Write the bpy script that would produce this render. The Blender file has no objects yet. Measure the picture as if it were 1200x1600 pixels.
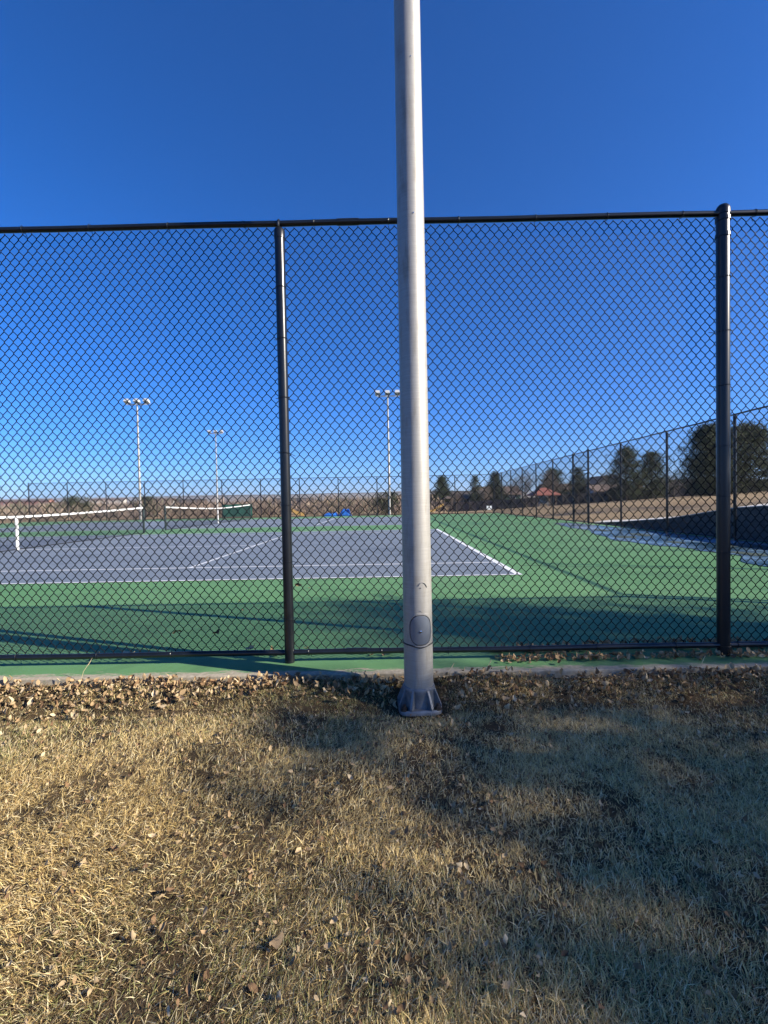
import bpy, math, random
import numpy as np
from mathutils import Vector, Matrix, noise as mnoise

rng = np.random.default_rng(7)
random.seed(7)
S = bpy.context.scene
COL = S.collection

# ------------------------------------------------------------------ camera
F_PX, PITCH, ROLL, YAW, EYE = 714.2, -0.0238, -0.0193, -0.0054, 1.123
cam = bpy.data.cameras.new('camera')
cam.sensor_fit = 'VERTICAL'
cam.sensor_height = 36.0
cam.lens = 36.0 * F_PX / 1600.0
cam.clip_start = 0.05
cam.clip_end = 20000
camo = bpy.data.objects.new('camera', cam)
COL.objects.link(camo)
fw = Vector((math.sin(YAW) * math.cos(PITCH), math.cos(YAW) * math.cos(PITCH), math.sin(PITCH)))
rt = Vector((math.cos(YAW), -math.sin(YAW), 0))
up = rt.cross(fw)
r2 = rt * math.cos(ROLL) + up * math.sin(ROLL)
u2 = -rt * math.sin(ROLL) + up * math.cos(ROLL)
M = Matrix((r2, u2, -fw)).transposed().to_4x4()
M.translation = Vector((0, 0, EYE))
camo.matrix_world = M
S.camera = camo

# ------------------------------------------------------------------ world and sun
SUN_EL, SUN_ROT = math.radians(26.6), math.radians(108.5)
world = bpy.data.worlds.new('World')
S.world = world
world.use_nodes = True
wn = world.node_tree
bg = wn.nodes['Background']
sky = wn.nodes.new('ShaderNodeTexSky')
sky.sky_type = 'NISHITA'
sky.sun_disc = False
sky.sun_elevation = SUN_EL
sky.sun_rotation = SUN_ROT
sky.altitude = 1700
sky.air_density = 1.0
sky.dust_density = 0.3
sky.ozone_density = 10.0
hs = wn.nodes.new('ShaderNodeHueSaturation')
hs.inputs['Saturation'].default_value = 1.12
wn.links.new(sky.outputs[0], hs.inputs['Color'])
tint = wn.nodes.new('ShaderNodeMixRGB')
tint.blend_type = 'MULTIPLY'
tint.inputs[0].default_value = 1.0
tint.inputs[2].default_value = (1.0, 0.915, 1.07, 1)      # camera white balance, the same for the whole sky
wn.links.new(hs.outputs[0], tint.inputs[1])
wn.links.new(tint.outputs[0], bg.inputs['Color'])
bg.inputs['Strength'].default_value = 0.086
sl = bpy.data.lights.new('sun', 'SUN')
sl.energy = 5.0
sl.angle = math.radians(0.53)
sl.color = (1.0, 0.915, 0.79)
slo = bpy.data.objects.new('sun', sl)
COL.objects.link(slo)
SUN = Vector((math.sin(SUN_ROT) * math.cos(SUN_EL), math.cos(SUN_ROT) * math.cos(SUN_EL), math.sin(SUN_EL)))
slo.rotation_euler = SUN.to_track_quat('Z', 'Y').to_euler()
slo.location = (20, -10, 20)
S.view_settings.view_transform = 'Standard'
S.view_settings.look = 'None'
S.view_settings.exposure = 1.13
S.view_settings.gamma = 1.0
S.view_settings.use_curve_mapping = False

# ------------------------------------------------------------------ helpers
def tag(o, label=None, cat=None, group=None, kind=None):
    if label: o['label'] = label
    if cat: o['category'] = cat
    if group: o['group'] = group
    if kind: o['kind'] = kind
    return o

def empty(name, loc=(0, 0, 0), rz=0.0):
    o = bpy.data.objects.new(name, None)
    o.empty_display_size = 0.1
    COL.objects.link(o)
    o.location = loc
    o.rotation_euler = (0, 0, rz)
    return o

def link(name, me, parent=None, loc=(0, 0, 0), rot=(0, 0, 0), scale=(1, 1, 1)):
    o = bpy.data.objects.new(name, me)
    COL.objects.link(o)
    o.parent = parent
    o.location = loc
    o.rotation_euler = rot
    o.scale = scale
    return o

def np_mesh(name, verts, faces_list, mat=None, smooth=False, colors=None):
    """faces_list: list of (n,k) int arrays."""
    me = bpy.data.meshes.new(name)
    verts = np.asarray(verts, dtype=np.float32)
    me.vertices.add(len(verts))
    me.vertices.foreach_set('co', verts.ravel())
    tot = sum(f.size for f in faces_list)
    loops = np.concatenate([f.ravel() for f in faces_list]).astype(np.int32)
    sizes = np.concatenate([np.full(len(f), f.shape[1]) for f in faces_list])
    starts = np.concatenate([[0], np.cumsum(sizes)[:-1]]).astype(np.int32)
    me.loops.add(tot)
    me.loops.foreach_set('vertex_index', loops)
    me.polygons.add(len(sizes))
    me.polygons.foreach_set('loop_start', starts)
    if smooth:
        me.polygons.foreach_set('use_smooth', np.ones(len(sizes), dtype=bool))
    if colors is not None:
        at = me.color_attributes.new('Col', 'FLOAT_COLOR', 'POINT')
        c = np.ones((len(verts), 4), dtype=np.float32)
        c[:, :3] = colors
        at.data.foreach_set('color', c.ravel())
    me.update(calc_edges=True)
    me.validate()
    if mat: me.materials.append(mat)
    return me

class MB:
    """collects shapes, builds one mesh object"""
    def __init__(s):
        s.v = []; s.f = []
    def add(s, vs, fs):
        b = len(s.v)
        s.v += [tuple(v) for v in vs]
        s.f += [tuple(i + b for i in f) for f in fs]
        return s
    def box(s, a, b, rz=0.0, c=None):
        (x0, y0, z0), (x1, y1, z1) = a, b
        vs = [(x0, y0, z0), (x1, y0, z0), (x1, y1, z0), (x0, y1, z0), (x0, y0, z1), (x1, y0, z1), (x1, y1, z1), (x0, y1, z1)]
        if rz:
            cx, cy = c if c else ((x0 + x1) / 2, (y0 + y1) / 2)
            ca, sa = math.cos(rz), math.sin(rz)
            vs = [(cx + (x - cx) * ca - (y - cy) * sa, cy + (x - cx) * sa + (y - cy) * ca, z) for x, y, z in vs]
        return s.add(vs, [(0, 3, 2, 1), (4, 5, 6, 7), (0, 1, 5, 4), (1, 2, 6, 5), (2, 3, 7, 6), (3, 0, 4, 7)])
    def tube(s, pts, rad, n=8, cap=True, closed=False):
        pts = [Vector(p) for p in pts]
        m = len(pts)
        if not hasattr(rad, '__len__'): rad = [rad] * m
        vs = []
        prev = None
        for i, p in enumerate(pts):
            if closed:
                t = (pts[(i + 1) % m] - pts[i - 1])
            else:
                t = pts[min(i + 1, m - 1)] - pts[max(i - 1, 0)]
            if t.length < 1e-9: t = Vector((0, 0, 1))
            t.normalize()
            if prev is None:
                a = Vector((0, 0, 1)) if abs(t.z) < 0.9 else Vector((1, 0, 0))
                prev = t.cross(a).normalized()
            u = (prev - t * prev.dot(t))
            if u.length < 1e-6: u = t.orthogonal()
            u.normalize(); prev = u
            w = t.cross(u)
            for k in range(n):
                an = 2 * math.pi * k / n
                vs.append(p + (u * math.cos(an) + w * math.sin(an)) * rad[i])
        fs = []
        rngm = m if closed else m - 1
        for i in range(rngm):
            j = (i + 1) % m
            for k in range(n):
                l = (k + 1) % n
                fs.append((i * n + k, i * n + l, j * n + l, j * n + k))
        if cap and not closed:
            fs.append(tuple(range(n - 1, -1, -1)))
            fs.append(tuple((m - 1) * n + k for k in range(n)))
        return s.add(vs, fs)
    def lathe(s, prof, n=24, c=(0, 0, 0)):
        vs = []
        for r, z in prof:
            for k in range(n):
                a = 2 * math.pi * k / n
                vs.append((c[0] + r * math.cos(a), c[1] + r * math.sin(a), c[2] + z))
        fs = []
        for i in range(len(prof) - 1):
            for k in range(n):
                l = (k + 1) % n
                fs.append((i * n + k, i * n + l, (i + 1) * n + l, (i + 1) * n + k))
        fs.append(tuple(range(n - 1, -1, -1)))
        fs.append(tuple((len(prof) - 1) * n + k for k in range(n)))
        return s.add(vs, fs)
    def mesh(s, name, mat, smooth=False):
        me = bpy.data.meshes.new(name)
        me.from_pydata(s.v, [], s.f)
        if smooth:
            me.polygons.foreach_set('use_smooth', [True] * len(me.polygons))
            try: me.set_sharp_from_angle(angle=math.radians(40))
            except Exception: pass
        me.update()
        me.materials.append(mat)
        return me
    def build(s, name, mat, parent=None, loc=(0, 0, 0), smooth=False, rot=(0, 0, 0)):
        return link(name, s.mesh(name, mat, smooth), parent, loc, rot)

def bevel(o, w, seg=2):
    m = o.modifiers.new('bevel', 'BEVEL')
    m.width = w; m.segments = seg; m.limit_method = 'ANGLE'
    return o

# ------------------------------------------------------------------ materials
def nodes_of(name):
    m = bpy.data.materials.new(name)
    m.use_nodes = True
    nt = m.node_tree
    return m, nt, nt.nodes['Principled BSDF']

def N(nt, t, **kw):
    n = nt.nodes.new(t)
    for k, v in kw.items():
        if hasattr(n, k): setattr(n, k, v)
    return n

def ramp(nt, fac, stops):
    r = nt.nodes.new('ShaderNodeValToRGB')
    el = r.color_ramp.elements
    while len(el) < len(stops): el.new(0.5)
    for e, (p, c) in zip(el, stops):
        e.position = p
        e.color = (*c, 1) if len(c) == 3 else c
    nt.links.new(fac, r.inputs[0])
    return r.outputs[0]

def noise_tex(nt, scale, detail=4, rough=0.55, coord='Object', vec=None, dist=0.0):
    n = nt.nodes.new('ShaderNodeTexNoise')
    n.inputs['Scale'].default_value = scale
    n.inputs['Detail'].default_value = detail
    n.inputs['Roughness'].default_value = rough
    n.inputs['Distortion'].default_value = dist
    if vec is None:
        tc = nt.nodes.new('ShaderNodeTexCoord'); vec = tc.outputs[coord]
    nt.links.new(vec, n.inputs['Vector'])
    return n.outputs['Fac']

def bump(nt, bsdf, height, strength=0.3, dist=0.01):
    b = nt.nodes.new('ShaderNodeBump')
    b.inputs['Strength'].default_value = strength
    b.inputs['Distance'].default_value = dist
    nt.links.new(height, b.inputs['Height'])
    nt.links.new(b.outputs[0], bsdf.inputs['Normal'])

def plain(name, c, rough=0.6, metal=0.0, var=0.12, scale=6.0, spec=0.5, bstr=0.0, bscale=40):
    m, nt, b = nodes_of(name)
    f = noise_tex(nt, scale)
    lo = tuple(max(0, x * (1 - var)) for x in c); hi = tuple(min(1, x * (1 + var)) for x in c)
    nt.links.new(ramp(nt, f, [(0.3, lo), (0.7, hi)]), b.inputs['Base Color'])
    b.inputs['Roughness'].default_value = rough
    b.inputs['Metallic'].default_value = metal
    b.inputs['Specular IOR Level'].default_value = spec
    if bstr: bump(nt, b, noise_tex(nt, bscale), bstr, 0.005)
    return m

def vcol_mat(name, rough=0.7, translucent=0.25, spec=0.3):
    m, nt, b = nodes_of(name)
    a = N(nt, 'ShaderNodeVertexColor'); a.layer_name = 'Col'
    nt.links.new(a.outputs[0], b.inputs['Base Color'])
    b.inputs['Roughness'].default_value = rough
    b.inputs['Specular IOR Level'].default_value = spec
    if translucent:
        t = N(nt, 'ShaderNodeBsdfTranslucent')
        nt.links.new(a.outputs[0], t.inputs[0])
        mx = N(nt, 'ShaderNodeMixShader'); mx.inputs[0].default_value = translucent
        nt.links.new(b.outputs[0], mx.inputs[1]); nt.links.new(t.outputs[0], mx.inputs[2])
        nt.links.new(mx.outputs[0], nt.nodes['Material Output'].inputs[0])
    return m

MAT = {}
MAT['vinyl'] = plain('black_vinyl', (0.0075, 0.009, 0.0115), 0.30, var=0.25, scale=12, bstr=0.05, bscale=150)
MAT['wire'] = plain('black_vinyl_wire', (0.004, 0.0048, 0.006), 0.55, var=0.2, scale=5, spec=0.15)
MAT['tie'] = plain('dull_wire_tie', (0.10, 0.10, 0.10), 0.4, metal=0.8)
MAT['white'] = plain('white_band', (0.66, 0.66, 0.63), 0.6, var=0.06)
MAT['line'] = plain('white_line_paint', (0.68, 0.69, 0.69), 0.6, var=0.08, scale=9)
MAT['net'] = plain('net_cord', (0.012, 0.013, 0.014), 0.8)
MAT['dark_metal'] = plain('dark_green_post', (0.018, 0.03, 0.028), 0.4)
MAT['lamp_grey'] = plain('lamp_housing', (0.62, 0.62, 0.60), 0.35, metal=0.3)
MAT['lens'] = plain('lamp_lens', (0.35, 0.37, 0.38), 0.1)
MAT['bolt'] = plain('rusty_bolt', (0.06, 0.045, 0.035), 0.6, metal=0.5)
MAT['cover'] = plain('hand_hole_cover', (0.17, 0.19, 0.215), 0.42, metal=0.35, var=0.1, scale=14)
MAT['gasket'] = plain('black_gasket', (0.012, 0.012, 0.012), 0.6)
MAT['screw'] = plain('bright_screw', (0.7, 0.7, 0.7), 0.2, metal=1.0)
MAT['bark'] = plain('bark', (0.085, 0.068, 0.055), 0.9, var=0.4, scale=9, bstr=0.5, bscale=30)
MAT['twig'] = plain('winter_twig', (0.15, 0.115, 0.09), 0.9, var=0.3, scale=3)
MAT['concrete'] = plain('path_concrete', (0.40, 0.37, 0.32), 0.85, var=0.12, scale=4)
MAT['brick'] = plain('red_brick', (0.30, 0.13, 0.09), 0.9, var=0.15, scale=8)
MAT['stucco'] = plain('pale_stucco', (0.50, 0.46, 0.40), 0.9)
MAT['grey_siding'] = plain('grey_siding', (0.22, 0.24, 0.26), 0.85)
MAT['white_siding'] = plain('white_siding', (0.68, 0.68, 0.66), 0.8)
MAT['green_siding'] = plain('green_siding', (0.05, 0.10, 0.09), 0.85)
MAT['brown_siding'] = plain('brown_siding', (0.10, 0.075, 0.06), 0.9)
MAT['shingle'] = plain('dark_shingle', (0.055, 0.05, 0.05), 0.95, var=0.25, scale=12)
MAT['brown_shingle'] = plain('brown_shingle', (0.14, 0.10, 0.08), 0.95, var=0.2, scale=12)
MAT['red_roof'] = plain('red_metal_roof', (0.24, 0.085, 0.06), 0.7)
MAT['glass'] = plain('window_glass', (0.03, 0.04, 0.05), 0.08)
MAT['wood'] = plain('weathered_board', (0.075, 0.062, 0.056), 0.9, var=0.3, scale=2)
MAT['tarp'] = plain('blue_tarp', (0.03, 0.17, 0.58), 0.45, var=0.2, scale=3)
MAT['screen'] = plain('green_windscreen', (0.012, 0.10, 0.07), 0.85, var=0.2)
MAT['yellow'] = plain('yellow_plastic', (0.52, 0.33, 0.10), 0.5)
MAT['tan_plastic'] = plain('tan_plastic', (0.62, 0.50, 0.30), 0.5)
MAT['sign'] = plain('white_sign', (0.80, 0.80, 0.80), 0.5, var=0.03)
MAT['grass'] = vcol_mat('dry_grass', 0.6, 0.28, 0.3)
MAT['leaf'] = vcol_mat('dry_leaf', 0.9, 0.12, 0.08)
MAT['needle'] = vcol_mat('pine_needles', 0.75, 0.1, 0.2)
MAT['brush'] = vcol_mat('winter_brush', 0.95, 0.0, 0.1)

def m_pole():
    m, nt, b = nodes_of('galvanised_pole')
    tc = N(nt, 'ShaderNodeTexCoord')
    mp = N(nt, 'ShaderNodeMapping'); mp.inputs['Scale'].default_value = (3, 3, 60)
    nt.links.new(tc.outputs['Object'], mp.inputs['Vector'])
    rings = noise_tex(nt, 3.0, 3, 0.6, vec=mp.outputs[0])
    mp2 = N(nt, 'ShaderNodeMapping'); mp2.inputs['Scale'].default_value = (14, 14, 3)
    nt.links.new(tc.outputs['Object'], mp2.inputs['Vector'])
    blot = noise_tex(nt, 1.6, 6, 0.6, vec=mp2.outputs[0])
    c1 = ramp(nt, rings, [(0.25, (0.32, 0.308, 0.278)), (0.75, (0.395, 0.38, 0.345))])
    c2 = ramp(nt, blot, [(0.28, (0.74, 0.72, 0.68)), (0.5, (1, 1, 1)), (0.8, (0.92, 0.92, 0.9))])
    mx = N(nt, 'ShaderNodeMixRGB'); mx.blend_type = 'MULTIPLY'; mx.inputs[0].default_value = 1
    nt.links.new(c1, mx.inputs[1]); nt.links.new(c2, mx.inputs[2])
    nt.links.new(mx.outputs[0], b.inputs['Base Color'])
    b.inputs['Metallic'].default_value = 0.4
    nt.links.new(ramp(nt, blot, [(0.3, (0.62,) * 3), (0.7, (0.5,) * 3)]), b.inputs['Roughness'])
    bump(nt, b, rings, 0.12, 0.003)
    return m
MAT['pole'] = m_pole()

def m_court(name, base, dull, worn_edge=False):
    m, nt, b = nodes_of(name)
    big = noise_tex(nt, 0.22, 5, 0.6)
    fine = noise_tex(nt, 260, 2, 0.6)
    mid = noise_tex(nt, 2.2, 6, 0.65)
    c = ramp(nt, big, [(0.3, base), (0.72, dull)])
    c2 = ramp(nt, mid, [(0.28, (0.80,) * 3), (0.5, (1,) * 3), (0.78, (1.06, 1.05, 1.03))])
    mx0 = N(nt, 'ShaderNodeMixRGB'); mx0.blend_type = 'MULTIPLY'; mx0.inputs[0].default_value = 1
    nt.links.new(c, mx0.inputs[1]); nt.links.new(c2, mx0.inputs[2])
    st1 = noise_tex(nt, 0.55, 8, 0.68, dist=1.2)          # faded and water-stained areas
    c3 = ramp(nt, st1, [(0.36, (0.80, 0.82, 0.84)), (0.47, (1, 1, 1)), (0.60, (1, 1, 1)), (0.68, (1.16, 1.12, 1.10))])
    mx = N(nt, 'ShaderNodeMixRGB'); mx.blend_type = 'MULTIPLY'; mx.inputs[0].default_value = 1
    nt.links.new(mx0.outputs[0], mx.inputs[1]); nt.links.new(c3, mx.inputs[2])
    out = mx.outputs[0]
    if worn_edge:
        tc = N(nt, 'ShaderNodeTexCoord')
        sx = N(nt, 'ShaderNodeSeparateXYZ'); nt.links.new(tc.outputs['Object'], sx.inputs[0])
        mr = N(nt, 'ShaderNodeMapRange')
        mr.inputs['From Min'].default_value = 2.955; mr.inputs['From Max'].default_value = 3.12
        mr.inputs['To Min'].default_value = 0.80; mr.inputs['To Max'].default_value = 0.27
        nt.links.new(sx.outputs[1], mr.inputs[0])
        mp = N(nt, 'ShaderNodeMapping'); mp.inputs['Scale'].default_value = (1.0, 3.5, 1.0)
        nt.links.new(tc.outputs['Object'], mp.inputs['Vector'])
        nz = noise_tex(nt, 7, 9, 0.72, vec=mp.outputs[0])
        lt = N(nt, 'ShaderNodeMath'); lt.operation = 'SUBTRACT'
        nt.links.new(mr.outputs[0], lt.inputs[0]); nt.links.new(nz, lt.inputs[1])
        fac = ramp(nt, lt.outputs[0], [(0.02, (0,) * 3), (0.13, (1,) * 3)])
        m2 = N(nt, 'ShaderNodeMixRGB')
        nt.links.new(fac, m2.inputs[0]); nt.links.new(out, m2.inputs[1])
        cc = ramp(nt, noise_tex(nt, 35, 5), [(0.3, (0.26, 0.225, 0.16)), (0.7, (0.42, 0.37, 0.28))])
        nt.links.new(cc, m2.inputs[2])
        out = m2.outputs[0]
    nt.links.new(out, b.inputs['Base Color'])
    b.inputs['Roughness'].default_value = 0.75
    b.inputs['Specular IOR Level'].default_value = 0.3
    bump(nt, b, fine, 0.25, 0.003)
    return m
MAT['green'] = m_court('green_court_paint', (0.090, 0.222, 0.080), (0.120, 0.236, 0.108), True)
MAT['blue'] = m_court('blue_court_paint', (0.143, 0.174, 0.210), (0.166, 0.194, 0.226))

def m_ground():
    m, nt, b = nodes_of('dormant_grass_ground')
    n1 = noise_tex(nt, 0.12, 6, 0.6); n2 = noise_tex(nt, 3.0, 8, 0.7); n3 = noise_tex(nt, 0.012, 5, 0.6)
    near = ramp(nt, n2, [(0.3, (0.045, 0.032, 0.018)), (0.55, (0.085, 0.06, 0.033)), (0.8, (0.15, 0.11, 0.06))])
    tan = ramp(nt, n1, [(0.3, (0.27, 0.195, 0.115)), (0.7, (0.37, 0.275, 0.16))])
    far = ramp(nt, n3, [(0.35, (0.20, 0.16, 0.12)), (0.55, (0.27, 0.22, 0.165)), (0.75, (0.16, 0.14, 0.115))])
    tc = N(nt, 'ShaderNodeTexCoord'); sx = N(nt, 'ShaderNodeSeparateXYZ'); nt.links.new(tc.outputs['Object'], sx.inputs[0])
    r1 = N(nt, 'ShaderNodeMapRange'); r1.inputs['From Min'].default_value = 3.0; r1.inputs['From Max'].default_value = 3.4
    nt.links.new(sx.outputs[1], r1.inputs[0])
    r2_ = N(nt, 'ShaderNodeMapRange'); r2_.inputs['From Min'].default_value = 85; r2_.inputs['From Max'].default_value = 180
    nt.links.new(sx.outputs[1], r2_.inputs[0])
    a = N(nt, 'ShaderNodeMixRGB'); nt.links.new(r1.outputs[0], a.inputs[0]); nt.links.new(near, a.inputs[1]); nt.links.new(tan, a.inputs[2])
    fine = ramp(nt, noise_tex(nt, 5.0, 6, 0.75), [(0.25, (0.72,) * 3), (0.7, (1.05,) * 3)])
    mu = N(nt, 'ShaderNodeMixRGB'); mu.blend_type = 'MULTIPLY'; mu.inputs[0].default_value = 1
    nt.links.new(a.outputs[0], mu.inputs[1]); nt.links.new(fine, mu.inputs[2])
    c = N(nt, 'ShaderNodeMixRGB'); nt.links.new(r2_.outputs[0], c.inputs[0]); nt.links.new(mu.outputs[0], c.inputs[1]); nt.links.new(far, c.inputs[2])
    nt.links.new(c.outputs[0], b.inputs['Base Color'])
    b.inputs['Roughness'].default_value = 0.95
    b.inputs['Specular IOR Level'].default_value = 0.1
    bump(nt, b, noise_tex(nt, 14, 6, 0.7), 0.6, 0.03)
    return m
MAT['ground'] = m_ground()

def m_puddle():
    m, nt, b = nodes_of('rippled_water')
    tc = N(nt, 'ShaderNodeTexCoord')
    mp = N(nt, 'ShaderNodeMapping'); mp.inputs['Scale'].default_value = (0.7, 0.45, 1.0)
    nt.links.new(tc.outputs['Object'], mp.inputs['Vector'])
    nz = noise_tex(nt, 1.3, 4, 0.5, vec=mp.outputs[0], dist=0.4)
    nt.links.new(ramp(nt, nz, [(0.36, (0.025, 0.05, 0.05)), (0.46, (0.09, 0.16, 0.21)), (0.62, (0.26, 0.39, 0.50))]), b.inputs['Base Color'])  # pale icy patches; their blue also puts reflected sky into the base colour
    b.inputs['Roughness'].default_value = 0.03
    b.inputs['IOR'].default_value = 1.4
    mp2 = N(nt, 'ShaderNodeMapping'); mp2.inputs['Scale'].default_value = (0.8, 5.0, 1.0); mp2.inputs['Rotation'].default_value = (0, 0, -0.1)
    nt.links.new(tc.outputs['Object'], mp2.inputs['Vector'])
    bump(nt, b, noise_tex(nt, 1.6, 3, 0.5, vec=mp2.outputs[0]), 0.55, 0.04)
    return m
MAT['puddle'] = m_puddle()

# ------------------------------------------------------------------ terrain
FY, FH, BAY = 3.198, 3.05, 3.05           # near fence line, fence height, bay width
RX, LX, BY = 8.45, -28.15, 35.9            # right, left and back fence lines
def ss(a, b, x):
    t = np.clip((x - a) / (b - a), 0, 1); return t * t * (3 - 2 * t)

def sines(seed, n, fmin, fmax):
    r = np.random.default_rng(seed)
    k = [(r.uniform(fmin, fmax), r.uniform(0, 6.283), r.uniform(0, 6.283)) for _ in range(n)]
    def f(x, y):
        s = 0
        for fr, an, ph in k: s = s + np.sin((x * np.cos(an) + y * np.sin(an)) * fr + ph)
        return s / math.sqrt(n)
    return f
sn_far = sines(3, 7, 0.002, 0.012)
sn_mid = sines(4, 7, 0.05, 0.2)
sn_near = sines(5, 9, 2.0, 9.0)
sn_tuft = sines(6, 8, 3.0, 14.0)

WALL_Y = [3.0, 8.0, 11.0, 12.0, 12.9, 14.85, 16.45, 17.75, 19.2, 20.6]
WALL_Z = [0.86, 0.85, 0.83, 0.765, 0.64, 0.37, 0.25, 0.14, 0.05, 0.0]
def height(X, Y):
    X = np.asarray(X, float); Y = np.asarray(Y, float)
    lawn = -0.035 - 0.095 * ss(2.96, 2.66, Y) - 0.05 * ss(2.6, 1.0, Y) - 0.02 * np.clip(1 - Y, 0, 60) + 0.011 * sn_near(X, Y)
    rise = np.clip((X - 9.2) / 0.1, 0, 1)
    amp = np.interp(Y - 0.9 * np.clip(X - 9.4, 0, 8), WALL_Y, WALL_Z) - 0.03
    right = rise * amp + 0.050 * np.clip(X - 9.5, 0, 60) - 0.03 * np.clip(Y - 42, 0, 40)
    right = np.clip(right, -1.2, 2.4) - 0.10 * (1 - rise) + 0.02 * sn_mid(X, Y) * rise
    right = right * ss(-6, 3, Y) + lawn * (1 - ss(-6, 3, Y))
    back = -0.12 - 0.7 * ss(37, 50, Y) - 1.6 * ss(70, 160, Y) * ss(40, -40, X)
    far = 62 * ss(350, 3200, Y) * (1 - 0.55 * ss(-800, 2500, X)) + 3.5 * sn_far(X, Y) * ss(300, 900, Y)
    z = np.where(Y < 2.96, lawn, np.where(Y < BY + 0.2, -0.12, back))
    wr = ss(8.7, 8.95, X) * np.where(Y < 2.96, 0.0, 1.0)
    wr = np.maximum(wr, ss(9.5, 22, X) * np.where(Y < 2.96, 0, 1))
    wr = np.where(Y > BY, ss(6, 16, X), wr)
    wr = np.where((Y < 2.96), ss(9, 14, X) * ss(-1, 2.96, Y), wr)
    z = z * (1 - wr) + right * wr
    return z + far

def hz(x, y): return float(height(np.array([x]), np.array([y]))[0])

def axis(parts):
    return np.unique(np.round(np.concatenate(parts), 4))
xs = axis([np.linspace(-4, 4, 81), np.linspace(-30, -4, 20), np.linspace(4, 8.6, 10), np.linspace(8.7, 10.6, 20), np.linspace(10.6, 60, 50), np.geomspace(60, 7000, 32), -np.geomspace(30, 7000, 36)])
ys = axis([np.linspace(-3, 2.95, 60), np.array([2.9601]), np.linspace(3.1, 36, 66), np.linspace(36.2, 120, 50), np.geomspace(120, 7000, 46), -np.geomspace(3, 3000, 20)])
XX, YY = np.meshgrid(xs, ys)
ZZ = height(XX, YY)
nx, ny = len(xs), len(ys)
vv = np.stack([XX, YY, ZZ], -1).reshape(-1, 3)
ii = (np.arange(ny - 1)[:, None] * nx + np.arange(nx - 1)[None]).ravel()
ff = np.stack([ii, ii + 1, ii + nx + 1, ii + nx], 1)
tag(link('ground', np_mesh('ground', vv, [ff], MAT['ground'], True)), kind='structure')

# low retaining wall just outside the right fence: block face colour darkened for its shade, pale concrete cap
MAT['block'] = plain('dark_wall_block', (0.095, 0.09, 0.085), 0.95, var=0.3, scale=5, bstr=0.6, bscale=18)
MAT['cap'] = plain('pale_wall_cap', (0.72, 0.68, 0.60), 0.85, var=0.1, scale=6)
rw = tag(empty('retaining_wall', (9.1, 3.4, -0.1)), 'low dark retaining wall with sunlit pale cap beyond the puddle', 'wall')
yy_ = np.arange(3.4, 20.5, 0.45)
for k_ in range(len(yy_) - 1):
    ya, yb = yy_[k_], yy_[k_ + 1] - 0.012
    za, zb = np.interp([ya, yb], WALL_Y, WALL_Z)
    nr = 4
    for q in range(nr):                                 # blocks laid in courses
        o_ = 0.012 * random.random()
        la, lb, ha, hb = za * q / nr, zb * q / nr, za * (q + 1) / nr - 0.006, zb * (q + 1) / nr - 0.006
        if min(ha, hb) < 0.03: continue
        vs = [(o_, ya - 3.4, la + .1 - (0.1 if q == 0 else 0)), (0.28, ya - 3.4, la + .1), (0.28, yb - 3.4, lb + .1), (o_, yb - 3.4, lb + .1 - (0.1 if q == 0 else 0)), (o_, ya - 3.4, ha + .1), (0.28, ya - 3.4, ha + .1), (0.28, yb - 3.4, hb + .1), (o_, yb - 3.4, hb + .1)]
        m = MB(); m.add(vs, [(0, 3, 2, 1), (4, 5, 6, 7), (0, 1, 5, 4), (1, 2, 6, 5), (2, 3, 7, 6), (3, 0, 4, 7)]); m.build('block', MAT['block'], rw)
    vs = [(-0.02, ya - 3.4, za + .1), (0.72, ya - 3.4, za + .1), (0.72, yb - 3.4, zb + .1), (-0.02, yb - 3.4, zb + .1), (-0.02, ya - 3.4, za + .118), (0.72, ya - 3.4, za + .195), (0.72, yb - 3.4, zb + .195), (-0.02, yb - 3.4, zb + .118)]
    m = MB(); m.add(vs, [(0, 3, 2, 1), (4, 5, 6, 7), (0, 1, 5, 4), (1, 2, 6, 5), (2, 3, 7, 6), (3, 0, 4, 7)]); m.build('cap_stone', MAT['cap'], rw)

# ------------------------------------------------------------------ court slab, painted courts, lines
slab = MB()
x0, x1, y0, y1 = LX - 0.35, RX + 0.28, 2.962, BY + 0.3
slab.box((x0, y0, -0.30), (x1, y1, 0.0))
court = tag(slab.build('court', MAT['green']), kind='structure')
bevel(court, 0.008, 2)

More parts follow.
